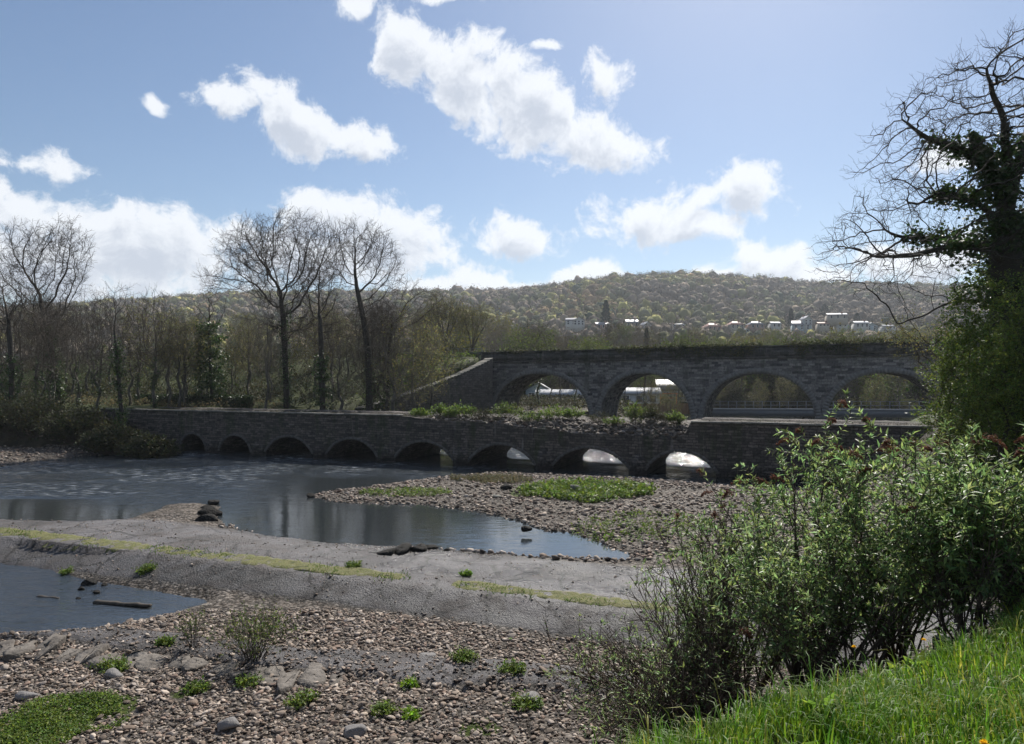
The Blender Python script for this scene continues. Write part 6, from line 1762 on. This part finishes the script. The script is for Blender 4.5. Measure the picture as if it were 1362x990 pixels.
digger(824, 128, 'orange steel frame at the left side of the second viaduct arch'); digger(889, 120, 'orange steel frame in front of the grey ridged building', .9)

# footbridge beyond the third and fourth arches
fb = thing('footbridge', (0, 0, 0), 'grey girder footbridge with railings seen under the third and fourth viaduct arches', 'footbridge')
pa, pb = P(925, 553, 104), P(1290, 556, 92)
def beam(a, b_, wy, z0, z1, name, m, par): mb = MB(); v = [(a[0], a[1], a[2] + z0), (b_[0], b_[1], b_[2] + z0), (b_[0], b_[1], b_[2] + z1), (a[0], a[1], a[2] + z1)]; mb.add(v + [(q[0] + .25 * wy, q[1] + wy, q[2]) for q in v], [(0, 1, 2, 3), (5, 4, 7, 6), (3, 2, 6, 7), (1, 0, 4, 5), (0, 3, 7, 4), (1, 5, 6, 2)]); return mb.done(name, m, par)
beam(pa, pb, 2.6, .0, 1.0, 'girder', M['steel'], fb); beam(pa - (0, .12, 0), pb - (0, .12, 0), .12, .95, 1.12, 'flange', M['pale_roof'], fb)
for hz in (1.55, 2.1): beam(pa - (0, .05, 0), pb - (0, .05, 0), .06, hz, hz + .07, 'rail', M['steel'], fb)
for i in range(31):
    q = pa + (pb - pa) * i / 30; mb = MB(); mb.box((q[0] - .04, q[1] - .04, q[2] + 1.1), (q[0] + .04, q[1] + .04, q[2] + 2.15)); mb.done('railing_post', M['steel'], fb)
for u in (.02, .45, .97): q = pa + (pb - pa) * u; mb = MB(); mb.box((q[0] - .5, q[1] + .3, -1), (q[0] + .5, q[1] + 2, q[2] + .01)); mb.done('pier', M['viaduct'], fb)
# railing on the bank at the viaduct's end
rl = thing('railing', (0, 0, 0), 'thin grey railing above the wing wall at the end of the viaduct', 'railing')
pa, pb = P(602, 474, 91), P(641, 475, 87)
for hz in (.5, 1.0): beam(pa, pb, .05, hz, hz + .06, 'rail', M['steel'], rl)
for i in range(6): q = pa + (pb - pa) * i / 5; mb = MB(); mb.box((q[0] - .04, q[1] - .04, q[2] - .4), (q[0] + .04, q[1] + .04, q[2] + 1.05)); mb.done('railing_post', M['steel'], rl)

# conifers on the hill
M['conifer'] = mat('conifer_needles', [(.018, .03, .018), (.035, .05, .028)], .3, rough=.8, bump=0, attr='tint', transl=.1)
def conifer(px, base_py, top_py, w_px, Y, label, slim_=False):
    x = (px - 681) / FPX * Y; zb = CZ - (base_py - HOR) / FPX * Y; H = (base_py - top_py) / FPX * Y; r = w_px / 2 / FPX * Y
    root = thing('conifer', (x, Y, zb), label, 'tree', 'dark conifers on the far hillside')
    v, q = tubes([[0, 0, -2.]], [[0, 0, H * .9]], .5, .1, 6); mk('trunk', v, q, M['bark_dark'], root)
    n = 3200; t = rng.random(n) ** .75; a = rng.uniform(0, 2 * np.pi, n); rad = r * (1 - t) ** .7 * (.55 + .45 * rng.random(n)) * (1 + .25 * np.sin(t * 40))
    c = np.stack([np.cos(a) * rad, np.sin(a) * rad, H * (.04 + .96 * t)], 1); v, q = leafquads(c, rng.uniform(.5, 1.2, n) * H * .055, up=np.stack([np.cos(a), np.sin(a), -.4 + 0 * a], 1), asp=.5, flat=.6)
    mk('foliage', v, q, M['conifer'], root, attr={'tint': rtint(n)})
conifer(806, 437, 399, 15, 440, 'tall dark pointed conifer standing alone above the village')
conifer(1052, 436, 410, 9, 470, 'narrow dark conifer behind the houses right of the village middle')
conifer(1140, 432, 416, 14, 480, 'broad dark conifer near the long grey house')
conifer(1097, 428, 404, 22, 560, 'dark rounded evergreen in the wood above the village right part')
conifer(860, 461, 436, 9, 190, 'bright ivy-green narrow tree just behind the viaduct parapet')

# low scrub on the ground beyond the viaduct and between the bridges
pts = scatter(26000, -6, 62, 86, 150, lambda x, y: (sdr(x, y) > .3) * .55 * ((wcoord(x, y) > 94) | (y > 92)) * (bank_d(x, y) > -99))
undergrowth('riverside_scrub', 'tangled scrub on the river bank behind the viaduct arches', pts, 1.7, .9, .02, M['scrub_twig'], M['bramble'], 26000, .24, 'scrub')
pts = scatter(9000, -16, 30, 56, 92, lambda x, y: (sdr(x, y) > .2) * .5 * (wcoord(x, y) > 58) * (wcoord(x, y) < 84))
undergrowth('islet_scrub', 'low scrub on the ground between the two bridges', pts, 1.1, .9, .015, M['scrub_twig'], M['weed'], 9000, .16, 'scrub')
GU = 'trees seen through the viaduct arches'
for i, (px, Y, s, k_, lb) in enumerate([(716, 96, .9, 0, 'dark ivy-covered tree inside the left viaduct arch'), (732, 104, .7, 1, 'slim bare tree left of the thin dark trunk in the left viaduct arch'), (832, 103, .7, 1, 'slim bare tree at the left of the second viaduct arch'), (893, 101, .75, 2, 'budding tree at the right of the second viaduct arch'), (745, 100, .62, 1, 'thin dark trunk in the middle of the left viaduct arch'), (765, 97, .6, 0, 'leaning thin tree at the right of the left viaduct arch'),
        (857, 95, .8, 0, 'dark spreading tree in the middle of the second viaduct arch'), (868, 98, .75, 2, 'budding tree beside the dark one in the second viaduct arch'), (975, 128, .8, 1, 'pale trunk tree in the third viaduct arch'),
        (1010, 122, .75, 2, 'leafing tree in the middle of the third viaduct arch'), (1045, 124, .8, 2, 'leafing tree at the right of the third viaduct arch'), (1130, 112, .8, 1, 'brown bare tree in the fourth viaduct arch'), (1165, 108, .8, 2, 'budding tree filling the fourth viaduct arch'), (1195, 106, .8, 1, 'bare tree at the right of the fourth viaduct arch'), (950, 126, .8, 2, 'leafing tree at the left of the third viaduct arch')]):
    put(sl[k_], px, Y, i * 1.3, s, label=lb)['group'] = GU

# big budding bushes filling the view through the arches
GZ = 'bushes on the flat ground behind the viaduct'
bs = [shrub('tall_bush', 'tall olive bush on the flat ground behind the viaduct', 'bush', (0, 0, 0), 3.6, 3.2, 6.5, 70, 3200, .3, M['scrub_twig'], M['bramble'], GZ, tr=.045, side=3, asp=.7),
      shrub('tall_bush', 'tall fresh green bush on the flat ground behind the viaduct', 'bush', (0, 0, 0), 3.2, 3.0, 6.0, 60, 3600, .3, M['scrub_twig'], M['leaf_fresh'], GZ, tr=.04, side=3, asp=.7)]
rr = random.Random(21)
for i in range(44):
    px = 655 + 600 * (i + rr.random()) / 44; Y = rr.uniform(138, 175) if px < 930 else rr.uniform(118, 165)
    put(bs[rr.choice([0, 0, 1])], px, Y, rr.uniform(0, 6.28), rr.uniform(.8, 1.35) * (.8 if px < 930 else 1))
put(bs[0], 1075, 140, copy=False); put(bs[1], 1015, 135, copy=False)

# ------------------------------------------------------------------ air
x0, x1, y0, y1, z0, z1 = -3050, 3050, -420, 5050, -3.2, 175
mb = MB(); mb.box((x0, y0, z0), (x1, y1, z1))
hm = bpy.data.materials.new('haze'); hm.use_nodes = True; nt = hm.node_tree; nt.nodes.clear()
pv = nt.nodes.new('ShaderNodeVolumePrincipled'); pv.inputs['Density'].default_value = .00016; pv.inputs['Color'].default_value = (.86, .92, 1, 1); pv.inputs['Anisotropy'].default_value = .3
ou = nt.nodes.new('ShaderNodeOutputMaterial'); nt.links.new(pv.outputs[0], ou.inputs['Volume'])
ho = mb.done('haze', hm); props(ho, 'thin pale haze in the valley air', 'haze', kind='stuff')
